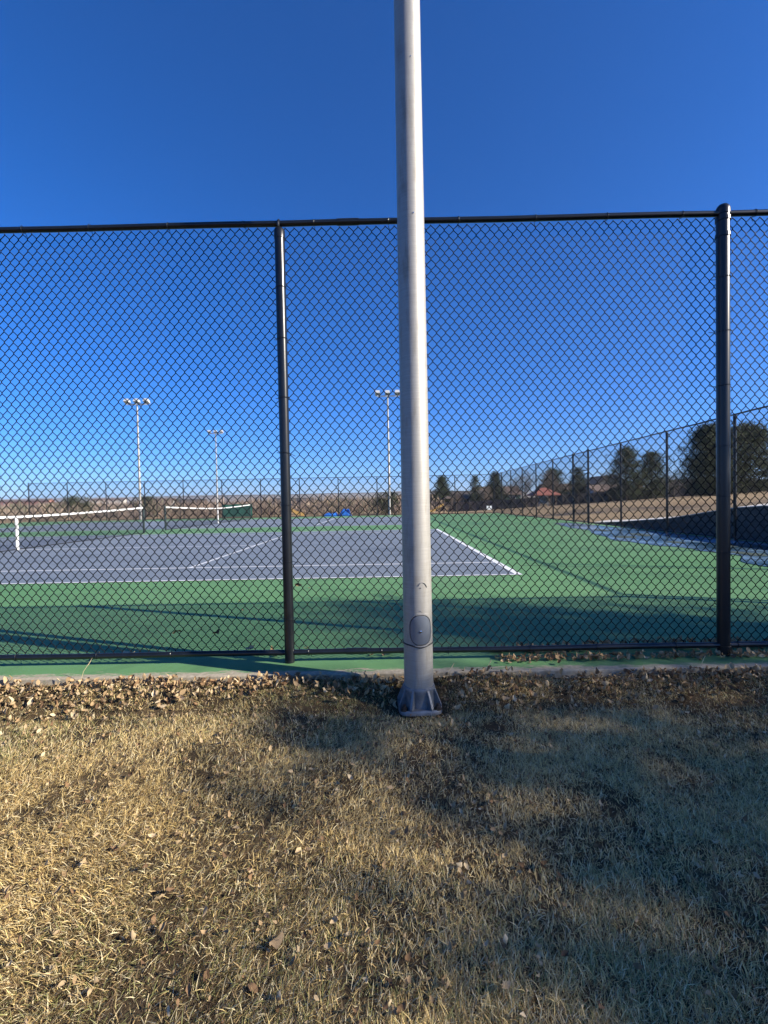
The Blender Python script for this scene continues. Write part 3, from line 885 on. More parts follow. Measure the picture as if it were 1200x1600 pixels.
def pine_mesh(seed, h, w, nclump=420, leaf=0.16, per=26, shape='pine', gap=0.25, base=0.12):
    rn = np.random.default_rng(seed)
    pr_ = random.Random(seed)
    tr = MB()
    tr.tube([(0, 0, -0.2), (0.03, 0.02, h * 0.3), (-0.04, 0, h * 0.65), (0, 0, h * 0.97)], [h * 0.026, h * 0.02, h * 0.011, 0.02], 8)
    C = []
    nl = max(24, nclump // 9)
    for k in range(nl):                                # limbs of uneven reach, needles clumped along their outer part
        t = ((k + rn.uniform(0, 1)) / nl) ** 0.85
        z = h * (base + (1 - base) * t)
        if shape == 'pine':
            prof = (1 - t) ** 0.5 * (0.6 + 0.4 * min(1, t / 0.22))
        elif shape == 'cone':
            prof = (1 - t) ** 0.85
        else:
            prof = math.sqrt(max(0.02, 1 - (2 * t - 0.85) ** 2 * 0.92)) if t < 0.93 else 0.3
        an = k * 2.399 + rn.normal(0, 0.5)
        L = w * prof * rn.uniform(0.68, 1.18)
        rise_ = rn.uniform(0.0, 0.35) * L * (0.4 + t)
        e = (L * math.cos(an), L * math.sin(an), z + rise_)
        tr.tube([(0, 0, max(0.1, z - L * 0.1)), (e[0] * .5, e[1] * .5, z + rise_ * 0.3), e], [h * 0.006, h * 0.004, 0.006], 4, cap=False)
        m_ = int(round(nclump / nl * (0.6 + 0.8 * prof)))
        for q in range(max(3, m_)):
            f_ = rn.uniform(math.sqrt(gap) * 0.7, 1.03)
            sp = 0.16 * w * (0.4 + prof)
            C.append((e[0] * f_ + rn.normal(0, sp), e[1] * f_ + rn.normal(0, sp), z + rise_ * f_ + rn.normal(0, sp * 0.55)))
    C = np.array(C)
    n = len(C) * per
    ctr = np.repeat(C, per, 0)
    cs = np.repeat(rn.uniform(0.75, 1.35, len(C)), per)
    offs = rn.normal(0, 1, (n, 3)) * np.array([1, 1, 0.6]) * leaf * 1.25 * cs[:, None]
    p = ctr + offs
    d = rn.normal(0, 1, (n, 3)) + offs / leaf * 0.8 + np.array([0, 0, 0.45]); d /= np.linalg.norm(d, axis=1)[:, None]
    s_ = np.cross(d, rn.normal(0, 1, (n, 3))); s_ /= np.linalg.norm(s_, axis=1)[:, None]
    ln = leaf * rn.uniform(0.7, 1.5, n)[:, None]; wd = leaf * rn.uniform(0.10, 0.22, n)[:, None]
    V = np.stack([p - s_ * wd, p + s_ * wd, p + d * ln], 1).reshape(-1, 3)
    F = np.arange(n * 3).reshape(-1, 3)
    g = np.repeat(rn.uniform(0.6, 1.4, len(C)), per) * rn.uniform(0.75, 1.25, n)
    col = np.array([0.046, 0.062, 0.030])[None] * g[:, None] + np.array([0.02, 0.008, 0.0])[None] * rn.uniform(0, 1, (n, 1))
    me = np_mesh('crown', V, [F], MAT['needle'], False, np.repeat(col, 3, 0))
    return tr.mesh('trunk', MAT['bark'], True), me

def tree(name, label, meshes, x, y, s=1.0, rz=0.0, group=None, z=None, sx=1.0):
    r = tag(empty(name, (x, y, hz(x, y) if z is None else z), rz), label, 'tree', group)
    for nm, me in zip(('trunk', 'crown'), meshes):
        link(nm, me, r, (0, 0, 0), (0, 0, 0), (s * sx, s * sx, s))
    return r

PA = pine_mesh(21, 7.5, 3.4, 700, 0.19, 34, 'pine', base=0.02)
PB = pine_mesh(22, 7.0, 3.4, 700, 0.19, 34, 'pine', base=0.02)
PC = pine_mesh(23, 6.6, 4.9, 1150, 0.19, 36, 'pine', gap=0.25, base=0.01)
PD = pine_mesh(24, 6.6, 2.9, 620, 0.2, 30, 'cone', base=0.02)
PE = pine_mesh(25, 6.6, 1.7, 220, 0.20, 26, 'cone', gap=0.1)
BA = bare_tree_mesh(31, 7.5, 0.5, 6, 0.13)
BB = bare_tree_mesh(32, 8.0, 0.6, 6, 0.15)
G1 = 'evergreens beyond the courts'
tree('pine_tree', 'left one of the paired dark pines beyond the right fence', PA, 36.6, 70, 1.05, 0.3, G1, sx=0.92)
tree('pine_tree', 'right one of the paired dark pines beyond the right fence', PB, 41.4, 71.5, 1.0, 1.3, G1, sx=0.92)
tree('pine_tree', 'big loose dark pine left of the terminal fence post on the slope', PC, 31.6, 45, 1.0, 0.2, G1, sx=0.66)
tree('pine_tree', 'broadest dark evergreen on the slope behind the right edge', PC, 36.3, 46.5, 1.0, 2.1, G1, sx=1.05)
tree('conifer_tree', 'dense triangular conifer directly right of the near light pole', PD, 11.0, 90, 1.0, 0, G1)
tree('conifer_tree', 'loose open conifer behind the playground', PE, 17.5, 90, 1.0, 0, G1)
tree('conifer_tree', 'narrow dark conifer behind the far corner of the fence', PD, 21.9, 92, 1.05, 1, G1)
tree('pine_tree', 'bushy dark pine behind the red roofed shelter', PB, 31.3, 86, 0.92, 2.0, G1)
tree('pine_tree', 'small dark pine seen through the gate', PA, 35.9, 86, 0.85, 0.9, G1, sx=0.8)
G2 = 'bare winter trees beyond the courts'
tree('bare_tree', 'tall leafless tree left of the red roofed shelter', BA, 24.5, 80, 1.0, 0, G2)
tree('bare_tree', 'leafless tree in front of the bushy pine by the shelter', BB, 29.3, 80, 0.85, 2, G2)
tree('bare_tree', 'small leafless tree between the two conifers', BA, 14.2, 88, 0.62, 1, G2)
tree('bare_tree', 'leafless tree right of the loose open conifer', BB, 19.7, 90, 0.62, 3, G2)
tree('bare_tree', 'leafless tree right of the paired pines', BA, 45.0, 74, 0.62, 3.6, G2)
tree('bare_tree', 'low leafless tree at the left foot of the paired pines', BB, 43.0, 92, 0.75, 4.6, G2)
tree('bare_tree', 'pale leafless tree left of the triangular conifer', BA, 8.4, 93, 0.6, 5.0, G2)
BC = bare_tree_mesh(33, 11.0, 0.75, 7, 0.2, nchild=2, twig_r=0.011)
tree('bare_tree', 'large leafless tree reaching in at the right edge', BC, 24.9, 27.5, 1.0, 0.5, G2)

# trees standing to the right of the photographer; their shade falls over lawn and court
SH = bare_tree_mesh(41, 9.5, 0.6, 6, 0.17, nchild=3, twig_r=0.008)
SP = pine_mesh(42, 9.0, 2.6, 290, 0.2, 30, 'pine', gap=0.05, base=0.2)
G3 = 'trees to the right of the lawn'
tree('bare_tree', 'leafless tree on the lawn right of the light pole', SH, 17.6, -2.6, 1.0, 0.4, G3)
tree('pine_tree', 'pine on the lawn beyond the right edge, behind the photographer', SP, 15.9, -3.95, 0.9, 1.0, G3)
tree('pine_tree', 'pine on the lawn beyond the right edge, level with the light pole', SP, 14.9, -2.65, 0.9, 4.0, G3)
tree('pine_tree', 'pine beside the near right corner of the court fence', SP, 15.1, -0.5, 0.9, 2.4, G3)

# brown brush filling the valley behind the far fence
def brush():
    rn = np.random.default_rng(77)
    nb = 1500
    Y = rn.uniform(64, 330, nb) ** 1.0
    X = rn.uniform(-1, 1, nb) * 0.55 * Y - 0.36 * Y
    keep = (X < 0.13 * Y - 1)
    X, Y = X[keep], Y[keep]
    Z = height(X, Y)
    nb = len(X)
    hgt = rn.uniform(2.0, 4.4, nb) * (0.62 + Y / 300.0)
    wid = hgt * rn.uniform(0.5, 0.95, nb)
    per = 150
    n = nb * per
    bx = np.repeat(X, per); by = np.repeat(Y, per); bz = np.repeat(Z, per); H = np.repeat(hgt, per); W = np.repeat(wid, per)
    an = rn.uniform(0, 6.283, n); rad = np.sqrt(rn.uniform(0, 1, n)) * W
    z0 = rn.uniform(0, 0.8, n) * H * np.sqrt(np.clip(1 - (rad / W) ** 2, 0.05, 1))
    p = np.stack([bx + rad * np.cos(an), by + rad * np.sin(an), bz + z0], 1)
    d = np.stack([np.cos(an) * rad / W * 0.7 + rn.normal(0, .3, n), np.sin(an) * rad / W * 0.7 + rn.normal(0, .3, n), rn.uniform(0.6, 1.4, n)], 1)
    d /= np.linalg.norm(d, axis=1)[:, None]
    s_ = np.cross(d, rn.normal(0, 1, (n, 3))); s_ /= np.linalg.norm(s_, axis=1)[:, None]
    ln = (H * rn.uniform(0.16, 0.36, n))[:, None]; wd = (H * rn.uniform(0.012, 0.03, n))[:, None]
    V = np.stack([p - s_ * wd, p + s_ * wd, p + d * ln], 1).reshape(-1, 3)
    pal = np.array([[0.22, 0.165, 0.13], [0.26, 0.20, 0.155], [0.18, 0.145, 0.125], [0.30, 0.235, 0.17], [0.13, 0.125, 0.085]])
    c = pal[rn.integers(0, 5, nb)] * rn.uniform(0.8, 1.2, (nb, 1))
    col = np.repeat(c, per, 0) * rn.uniform(0.8, 1.2, (n, 1))
    me = np_mesh('winter_brush', V, [np.arange(n * 3).reshape(-1, 3)], MAT['brush'], False, np.repeat(col, 3, 0))
    tag(link('winter_brush', me), 'brown leafless brush filling the valley behind the far fence', 'brush', kind='stuff')
brush()
G4 = 'round evergreen shrubs in the valley'
PS = pine_mesh(27, 3.0, 1.9, 130, 0.22, 24, 'round', base=0.02)
for k, (x, y, s_, lb) in enumerate([(-53, 78, 1.15, 'dark round shrub beyond the far fence, right of the thick post'),
                                 (-42, 80, 1.1, 'dark round shrub beyond the far fence, left of the first mast'),
                                 (0.25, 70, 1.0, 'large dark shrub at the foot of the mast by the near pole'),
                                 (-62, 84, 0.8, 'dark shrub beyond the net strap at the far left')]):
    tree('evergreen_shrub', lb, PS, x, y, s_, k * 1.3, G4)['category'] = 'shrub'

# ------------------------------------------------------------------ buildings
def house(label, x, y, w, d, h, rh, wallm, roofm, rz=0.0, z=None, wins=3, chim=None, ridge='x', group='houses round the park', name='house'):
    r = tag(empty(name, (x, y, (hz(x, y) if z is None else z)), rz), label, 'house', group)
    m = MB()
    hw, hd = w / 2, d / 2
    if ridge == 'x':
        vs = [(-hw, -hd, -1), (hw, -hd, -1), (hw, hd, -1), (-hw, hd, -1), (-hw, -hd, h), (hw, -hd, h), (hw, hd, h), (-hw, hd, h), (-hw, 0, h + rh), (hw, 0, h + rh)]
        fs = [(0, 1, 5, 4), (2, 3, 7, 6), (1, 2, 6, 9, 5), (3, 0, 4, 8, 7)]
    else:
        vs = [(-hw, -hd, -1), (hw, -hd, -1), (hw, hd, -1), (-hw, hd, -1), (-hw, -hd, h), (hw, -hd, h), (hw, hd, h), (-hw, hd, h), (0, -hd, h + rh), (0, hd, h + rh)]
        fs = [(0, 1, 5, 8, 4), (2, 3, 7, 9, 6), (1, 2, 6, 5), (3, 0, 4, 7)]
    m.add(vs, fs); m.build('wall', wallm, r)
    m = MB(); o, t = 0.45, 0.18
    if ridge == 'x':
        e = h - o * rh / hd
        for s_ in (-1, 1):
            vs = [(-hw - o, s_ * (hd + o), e + .02), (hw + o, s_ * (hd + o), e + .02), (hw + o, 0, h + rh + .02), (-hw - o, 0, h + rh + .02)]
            m.add(vs + [(a, b_, c + t) for a, b_, c in vs], [(0, 1, 2, 3), (4, 5, 6, 7), (0, 1, 5, 4), (1, 2, 6, 5), (3, 0, 4, 7)])
    else:
        e = h - o * rh / hw
        for s_ in (-1, 1):
            vs = [(s_ * (hw + o), -hd - o, e + .02), (s_ * (hw + o), hd + o, e + .02), (0, hd + o, h + rh + .02), (0, -hd - o, h + rh + .02)]
            m.add(vs + [(a, b_, c + t) for a, b_, c in vs], [(0, 1, 2, 3), (4, 5, 6, 7), (0, 1, 5, 4), (1, 2, 6, 5), (3, 0, 4, 7)])
    roof = m.build('roof', roofm, r)
    for k in range(wins):
        wx = -hw + w * (k + 0.6) / (wins + 0.2)
        f = MB(); f.box((wx - .6, -hd - .06, h * 0.42), (wx + .6, -hd - .003, h * 0.42 + 1.15)); fo = f.build('window', MAT['white_siding'], r)
        for q in (-1, 1):
            g = MB(); g.box((wx + q * .28 - .24, -hd - .075, h * .42 + .1), (wx + q * .28 + .24, -hd - .062, h * .42 + 1.05)); g.build('pane', MAT['glass'], fo)
    if chim:
        c = MB(); c.box((chim - .45, -0.5, h), (chim + .45, 0.4, h + rh + 1.0)); c.build('chimney', MAT['brick'] if wallm is not MAT['brick'] else MAT['stucco'], roof)
    return r
house('grey house with pale gable left of the paired pines', 45.8, 97, 7.0, 8, 3.2, 1.6, MAT['grey_siding'], MAT['shingle'], 0.1, ridge='y')
house('low brown house with brick chimney behind the paired pines', 45.0, 79, 11, 7, 1.6, 1.0, MAT['brown_siding'], MAT['shingle'], 0.0, chim=-1.5, z=0.0)
house('white walled house showing under the paired pines', 39.5, 84, 5, 6, 1.9, 1.0, MAT['white_siding'], MAT['brown_shingle'], 0.0)
house('long dark roofed house behind the big slope pine', 58, 84, 16, 8, 1.6, 1.1, MAT['brown_siding'], MAT['shingle'], -0.1, wins=4)
house('dark green house behind the far corner of the fence', 24.0, 101, 9, 8, 2.6, 1.6, MAT['green_siding'], MAT['brown_shingle'], 0.0)
house('dark grey house with white trim behind the playground', 17.6, 97, 12, 7, 2.1, 1.5, MAT['grey_siding'], MAT['shingle'], 0.05, wins=4)
house('white house with brown roof under the triangular conifer', 9.5, 98, 8, 7, 1.9, 1.3, MAT['white_siding'], MAT['brown_shingle'], -0.1)
house('pale house right of the bushy pine', 38.6, 102, 8, 7, 2.4, 1.4, MAT['stucco'], MAT['brown_shingle'], 0.0)
G5 = 'houses across the valley'
for k, (lb, x, y, w, h, wm, rm) in enumerate([
    ('long red brick building on the far left hillside', -316, 400, 44, 4.2, MAT['brick'], MAT['brown_shingle']),
    ('tan building with flat roof line on the hillside', -240, 395, 26, 3.6, MAT['stucco'], MAT['brown_shingle']),
    ('small white house low behind the first net', -56, 112, 7, 2.0, MAT['white_siding'], MAT['brown_shingle']),
    ('pale house low behind the white net band', -92, 128, 9, 2.2, MAT['stucco'], MAT['brown_shingle']),
    ('white house low beyond the right end of the second net', -24, 118, 10, 1.6, MAT['white_siding'], MAT['shingle']),
    ('small pale house between the second net post and strap', -49, 115, 6, 1.8, MAT['stucco'], MAT['shingle'])]):
    house(lb, x, y, w, 7, h, 1.4, wm, rm, 0.1 * k, group=G5, wins=5 if w > 20 else 2, z=(hz(x, y) + (5.5 if y > 300 else 0.8)))

# dark board fence along the back of the park
def board_fence(label, x0_, y0_, x1_, y1_, h):
    r = tag(empty('board_fence', (x0_, y0_, 0)), label, 'fence', 'board fences behind the park')
    L = math.hypot(x1_ - x0_, y1_ - y0_); n = int(L / 2.4)
    ux, uy = (x1_ - x0_) / L, (y1_ - y0_) / L
    for k in range(n):
        a, b_ = k * 2.4, (k + 1) * 2.4
        za = hz(x0_ + ux * a, y0_ + uy * a)
        m = MB()
        for q in range(12):
            s_ = a + q * 0.2
            t = h + random.uniform(-.03, .03)
            m.add([(ux * s_, uy * s_, za - .3), (ux * (s_ + .19), uy * (s_ + .19), za - .3), (ux * (s_ + .19), uy * (s_ + .19), za + t), (ux * s_, uy * s_, za + t),
                   (ux * s_ - uy * .02, uy * s_ + ux * .02, za - .3), (ux * (s_ + .19) - uy * .02, uy * (s_ + .19) + ux * .02, za - .3), (ux * (s_ + .19) - uy * .02, uy * (s_ + .19) + ux * .02, za + t), (ux * s_ - uy * .02, uy * s_ + ux * .02, za + t)],
                  [(0, 1, 2, 3), (7, 6, 5, 4), (3, 2, 6, 7), (1, 5, 6, 2), (0, 3, 7, 4)])
        p = m.build('board_panel', MAT['wood'], r); p['kind'] = 'stuff'
        m = MB(); m.box((ux * a - .06, uy * a - .14, za - .3), (ux * a + .06, uy * a - .03, za + h + .05)); m.build('post', MAT['wood'], r)
board_fence('long dark board fence behind the tan slope', 27.5, 78, 62, 70, 1.75)
board_fence('dark board fence behind the playground', 8, 84, 27.0, 80, 1.7)

# picnic shelter with a red hip roof
r = tag(empty('picnic_shelter', (23.5, 68.5, hz(23.5, 68.5))), 'small open picnic shelter with red hip roof', 'shelter')
zr = 1.75 - hz(23.5, 68.5) * 0
for sx_ in (-1.35, 1.35):
    for sy_ in (-1.35, 1.35):
        m = MB(); m.box((sx_ - .1, sy_ - .1, -.2), (sx_ + .1, sy_ + .1, zr + .05)); m.build('post', MAT['brown_siding'], r)
m = MB(); e = 1.95
m.add([(-e, -e, zr), (e, -e, zr), (e, e, zr), (-e, e, zr), (-.35, 0, zr + 1.05), (.35, 0, zr + 1.05), (-e, -e, zr - .12), (e, -e, zr - .12), (e, e, zr - .12), (-e, e, zr - .12)],
      [(0, 1, 5, 4), (1, 2, 5), (2, 3, 4, 5), (3, 0, 4), (6, 7, 1, 0), (7, 8, 2, 1), (8, 9, 3, 2), (9, 6, 0, 3), (9, 8, 7, 6)])
m.build('roof', MAT['red_roof'], r)
m = MB(); m.box((-.8, -.35, .7), (.8, .35, .76)); m.box((-.7, -.05, 0), (-.6, .05, .7)); m.box((.6, -.05, 0), (.7, .05, .7)); m.box((-.8, -.75, .42), (.8, -.5, .46)); m.box((-.8, .5, .42), (.8, .75, .46))
m.build('table', MAT['grey_siding'], r)

# playground set with yellow slide and posts
r = tag(empty('play_structure', (8.1, 63, hz(8.1, 63))), 'yellow and tan play structure with deck and slide', 'play structure')
for x_, y_ in ((-.2, -.6), (.9, -.6), (-.2, .6), (.9, .6)):
    m = MB(); m.tube([(x_, y_, -.1), (x_, y_, 2.2)], 0.05, 8); m.build('post', MAT['brown_siding'], r)
m = MB(); m.box((-.25, -.65, 1.05), (.95, .65, 1.15)); m.build('deck', MAT['brown_siding'], r)
m = MB(); m.add([(-.3, -.75, 2.1), (1.0, -.75, 2.1), (1.0, .75, 2.1), (-.3, .75, 2.1), (.35, 0, 2.5)], [(0, 1, 4), (1, 2, 4), (2, 3, 4), (3, 0, 4), (3, 2, 1, 0)]); m.build('roof', MAT['brown_siding'], r)
m = MB()
sl_ = [(-.25, 1.12), (-.6, 1.0), (-1.2, .6), (-1.8, .3), (-2.3, .26)]
for i in range(4):
    (a, za), (b_, zb) = sl_[i], sl_[i + 1]
    m.add([(a, -.3, za), (a, .3, za), (b_, .3, zb), (b_, -.3, zb), (a, -.3, za + .3), (b_, -.3, zb + .3), (a, .3, za + .3), (b_, .3, zb + .3)], [(0, 1, 2, 3), (0, 3, 5, 4), (1, 6, 7, 2)])
m.build('slide', MAT['yellow'], r)
r = tag(empty('slide', (-11.8, 58, hz(-11.8, 58))), 'small yellow slide beyond the far fence beside the fence post', 'slide')
m = MB()
sl_ = [(-.9, 1.05), (-.5, .95), (.3, .5), (.9, .3), (1.3, .28)]
for i in range(4):
    (a, za), (b_, zb) = sl_[i], sl_[i + 1]
    m.add([(a, -.3, za), (a, .3, za), (b_, .3, zb), (b_, -.3, zb), (a, -.3, za + .4), (b_, -.3, zb + .4), (a, .3, za + .4), (b_, .3, zb + .4)], [(0, 1, 2, 3), (0, 3, 5, 4), (1, 6, 7, 2)])
m.build('chute', MAT['yellow'], r)
for x_ in (-.85, .4):
    m = MB(); m.tube([(x_, 0, -.1), (x_, 0, .95 if x_ < 0 else .45)], .05, 6); m.build('leg', MAT['tan_plastic'], r)

# crumpled blue tarps at the far fence
def tarp(label, x, y, w, d, h, seed):
    n, k_ = 16, 10
    f = sines(seed, 6, 1.5, 7)
    us, vs_ = np.meshgrid(np.linspace(-1, 1, n), np.linspace(-1, 1, k_))
    zz = h * np.clip(1 - np.maximum(np.abs(us), np.abs(vs_)) ** 3, 0, 1) * (0.85 + 0.22 * f(us * w, vs_ * d)) + 0.01
    V = np.stack([us * w / 2 + .04 * f(vs_, us), vs_ * d / 2, zz], -1).reshape(-1, 3)
    i = (np.arange(k_ - 1)[:, None] * n + np.arange(n - 1)[None]).ravel()
    F = np.stack([i, i + 1, i + n + 1, i + n], 1)
    o = link('tarp', np_mesh('tarp', V, [F], MAT['tarp'], False), None, (x, y, hz(x, y) + 0.02))
    tag(o, label, 'tarp', 'blue tarps behind the far fence')
tarp('low crumpled blue tarp lying behind the far fence', -4.65, 38.0, 1.3, 0.9, 0.42, 3)
tarp('taller heaped blue tarp right beside the low one', -3.42, 38.0, 0.95, 0.9, 0.72, 4)
# green windscreen hung on the distant fence
r = tag(empty('windscreen', (-21.6, 59.9, -0.7)), 'dark green windscreen panel on the distant fence behind the second net', 'windscreen')
m = MB(); nseg = 12
vs = []
for i in range(nseg + 1):
    x = 4.0 * i / nseg; yy = -0.02 - 0.03 * math.sin(i * 1.3)
    vs += [(x, yy, 0.15), (x, yy - .01, 1.75 + 0.05 * math.cos(i * 1.1)), (x, yy + .01, 0.15), (x, yy, 1.75 + .05 * math.cos(i * 1.1))]
m.add(vs, [(4 * i, 4 * i + 4, 4 * i + 5, 4 * i + 1) for i in range(nseg)] + [(4 * i + 3, 4 * i + 7, 4 * i + 6, 4 * i + 2) for i in range(nseg)])
m.build('fabric', MAT['screen'], r)
m = MB(); m.tube([(0, 0, 1.78), (4, 0, 1.78)], 0.012, 5); m.build('cord', MAT['vinyl'], r)
# small white sign on the far fence corner
r = tag(empty('sign', (8.05, BY - 0.07, 0.32)), 'small white sign low on the far fence near the corner', 'sign')
m = MB(); m.box((-.2, -.004, -.02), (.2, .004, .28)); m.build('board', MAT['sign'], r)

# ------------------------------------------------------------------ lawn blades
def lawn():
    rn = np.random.default_rng(101)
    nt = 52000
    Y = 0.75 + (2.93 - 0.75) * rn.uniform(0, 1, nt)
    X = rn.uniform(-1, 1, nt) * (0.92 * Y + 0.85)
    # fewer tufts where the leaf litter covers the edge, and round the pole plate
    w = 0.72 + 0.5 * np.tanh(1.2 * sn_tuft(X, Y))
    keep = rn.uniform(0, 1, nt) < np.clip(w, 0.42, 1)
    keep &= ~((np.abs(X - PX) < 0.15) & (np.abs(Y - PY) < 0.15))
    X, Y = X[keep], Y[keep]; nt = len(X)
    per = 13
    n = nt * per
    flow = sines(8, 6, 0.8, 3.0)(X, Y) * 1.7
    x = np.repeat(X, per) + rn.normal(0, 0.016, n); y = np.repeat(Y, per) + rn.normal(0, 0.016, n)
    y = np.minimum(y, 2.945)
    bad = (np.abs(x - PX) < 0.14) & (np.abs(y - PY) < 0.14)
    z = height(x, y) - 0.004
    an = np.repeat(flow, per) + rn.normal(0, 1.25, n)
    L = rn.uniform(0.013, 0.044, n) * np.repeat(rn.uniform(0.6, 1.35, nt), per)
    L[bad] *= 0.05
    lean = np.clip(rn.normal(1.05, 0.36, n), 0.05, 1.5)          # from vertical
    hx, hy = np.cos(an), np.sin(an)
    d1 = np.stack([hx * np.sin(lean * .85), hy * np.sin(lean * .85), np.cos(lean * .85)], 1)
    d2 = np.stack([hx * np.sin(np.minimum(lean * 1.15, 1.65)), hy * np.sin(np.minimum(lean * 1.15, 1.65)), np.cos(np.minimum(lean * 1.15, 1.65))], 1)
    tw = rn.normal(0, 0.7, n)
    s_ = np.stack([-hy * np.cos(tw), hx * np.cos(tw), np.sin(tw)], 1)
    wd = (rn.uniform(0.0006, 0.0014, n))[:, None]
    p0 = np.stack([x, y, z], 1); p1 = p0 + d1 * (L * .5)[:, None]; p2 = p1 + d2 * (L * .5)[:, None]
    p2[:, 2] = np.maximum(p2[:, 2], z + 0.006)
    V = np.stack([p0 - s_ * wd, p0 + s_ * wd, p1 - s_ * wd * .85, p1 + s_ * wd * .85, p2], 1).reshape(-1, 3)
    b = np.arange(n) * 5
    Q = np.stack([b, b + 1, b + 3, b + 2], 1); T = np.stack([b + 2, b + 3, b + 4], 1)
    straw = np.array([0.80, 0.615, 0.265]); pale = np.array([0.90, 0.77, 0.46]); tan = np.array([0.54, 0.385, 0.175]); brown = np.array([0.22, 0.148, 0.082]); olive = np.array([0.33, 0.32, 0.12])
    g = np.clip(0.5 + 0.5 * sines(9, 6, 1.0, 4.0)(X, Y) + (0.35 * ss(1.6, 2.7, Y)), 0, 1.3)
    bw = np.clip(0.3 + 0.35 * sines(10, 6, 1.2, 5.0)(X, Y), 0, 1)
    g = np.repeat(g, per); bw = np.repeat(bw, per)
    u = rn.uniform(0, 1, n)
    po = 0.30 * g * g; pb_ = 0.06 + 0.42 * bw * bw; pt = 0.22; pp = 0.20
    c = np.where((u < po)[:, None], olive, np.where((u < po + pb_)[:, None], brown, np.where((u < po + pb_ + pt)[:, None], tan, np.where((u < po + pb_ + pt + pp)[:, None], pale, straw))))
    c = c * rn.uniform(0.75, 1.2, (n, 1))
    C = np.repeat(c, 5, 0).reshape(n, 5, 3)
    me = np_mesh('grass', V, [Q, T], MAT['grass'], False, C.reshape(-1, 3))
    tag(link('grass', me), 'dormant straw coloured lawn grass with olive tufts in front', 'grass', kind='stuff')
lawn()

# ------------------------------------------------------------------ leaves
def leaf_geo(rn, size, curl, fold):
    nu, nv = 5, 3
    us = np.linspace(0, 1, nu)
    V = []
    for u in us:
        wv = 0.29 * math.sin(math.pi * min(1, (u * 0.94 + 0.03)) ** 0.8) + 0.015
        for v in (-1, 0, 1):
            x = (u - 0.5); y = v * wv * 0.9
            z = curl * (x * x * 2.2 - 0.15) + fold * abs(v) * wv + 0.07 * rn.normal()
            V.append((x * size, y * size, z * size))
    st_ = [(0.5 + 0.04, 0.004), (0.5 + 0.28, 0.04)]
    F = [(i * 3 + j, i * 3 + j + 1, i * 3 + j + 4, i * 3 + j + 3) for i in range(nu - 1) for j in range(2)]
    return np.array(V), np.array(F)
LEAFCOL = np.array([[0.36, 0.25, 0.135], [0.26, 0.16, 0.085], [0.47, 0.35, 0.20], [0.17, 0.105, 0.06], [0.42, 0.30, 0.17], [0.55, 0.44, 0.28]])
def rotm(a, b_, c):
    return np.array((Matrix.Rotation(c, 3, 'Z') @ Matrix.Rotation(b_, 3, 'Y') @ Matrix.Rotation(a, 3, 'X')))

def litter():
    rn = np.random.default_rng(55)
    Vs, Fs, Cs = [], [], []
    base = 0
    def put(x, y, z, size, tilt):
        nonlocal base
        V, F = leaf_geo(rn, size, rn.uniform(-0.2, 1.3), rn.uniform(-0.2, 1.2))
        V = V @ rotm(rn.normal(0, tilt), rn.normal(0, tilt), rn.uniform(0, 6.283)).T
        V[:, 2] -= V[:, 2].min()
        V += np.array([x, y, z])
        c = LEAFCOL[rn.choice(6, p=[.25, .17, .2, .12, .16, .10])] * rn.uniform(0.75, 1.15)
        Vs.append(V); Fs.append(F + base); Cs.append(np.repeat(c[None], len(V), 0)); base += len(V)
    # drift against the concrete edge
    for k in range(3000):
        x = rn.uniform(-4.2, 4.2)
        y = 2.945 - abs(rn.normal(0, 0.115 + 0.05 * math.sin(x * 2.1)))
        if abs(x - PX) < 0.145 and abs(y - PY) < 0.145: continue
        put(x, y, hz(x, y) + rn.uniform(0.003, 0.036), 0.012 + 0.042 * rn.uniform(0, 1) ** 1.7, 0.75)
    # thinner scatter over the lawn
    for k in range(4200):
        y = 2.92 - 1.95 * rn.uniform(0, 1) ** 1.8
        x = (2 * rn.uniform(0, 1) ** 0.8 - 1) * (0.9 * y + 1.0)
        if abs(x - PX) < 0.145 and abs(y - PY) < 0.145: continue
        put(x, y, hz(x, y) + rn.uniform(0.004, 0.024), 0.010 + 0.022 * rn.uniform(0, 1) ** 2, 0.7)
    # drift caught under and behind the bottom rail at the right
    for k in range(950):
        x = 0.75 + 2.6 * rn.uniform(0, 1)
        y = FY + rn.choice([-0.045, 0.14, 0.17], p=[.42, .33, .25]) + rn.normal(0, 0.03)
        put(x, y, 0.002 + (rn.uniform(0, 0.05) * math.exp(-((x - 2.0) / 0.7) ** 2) if y > FY + 0.05 else rn.uniform(0, 0.012)), rn.uniform(0.025, 0.055), 0.5)
    me = np_mesh('leaf_litter', np.concatenate(Vs), [np.concatenate(Fs)], MAT['leaf'], False, np.concatenate(Cs))
    tag(link('leaf_litter', me), 'dry tan leaf litter drifted against the concrete edge', 'leaf litter', kind='stuff')
litter()

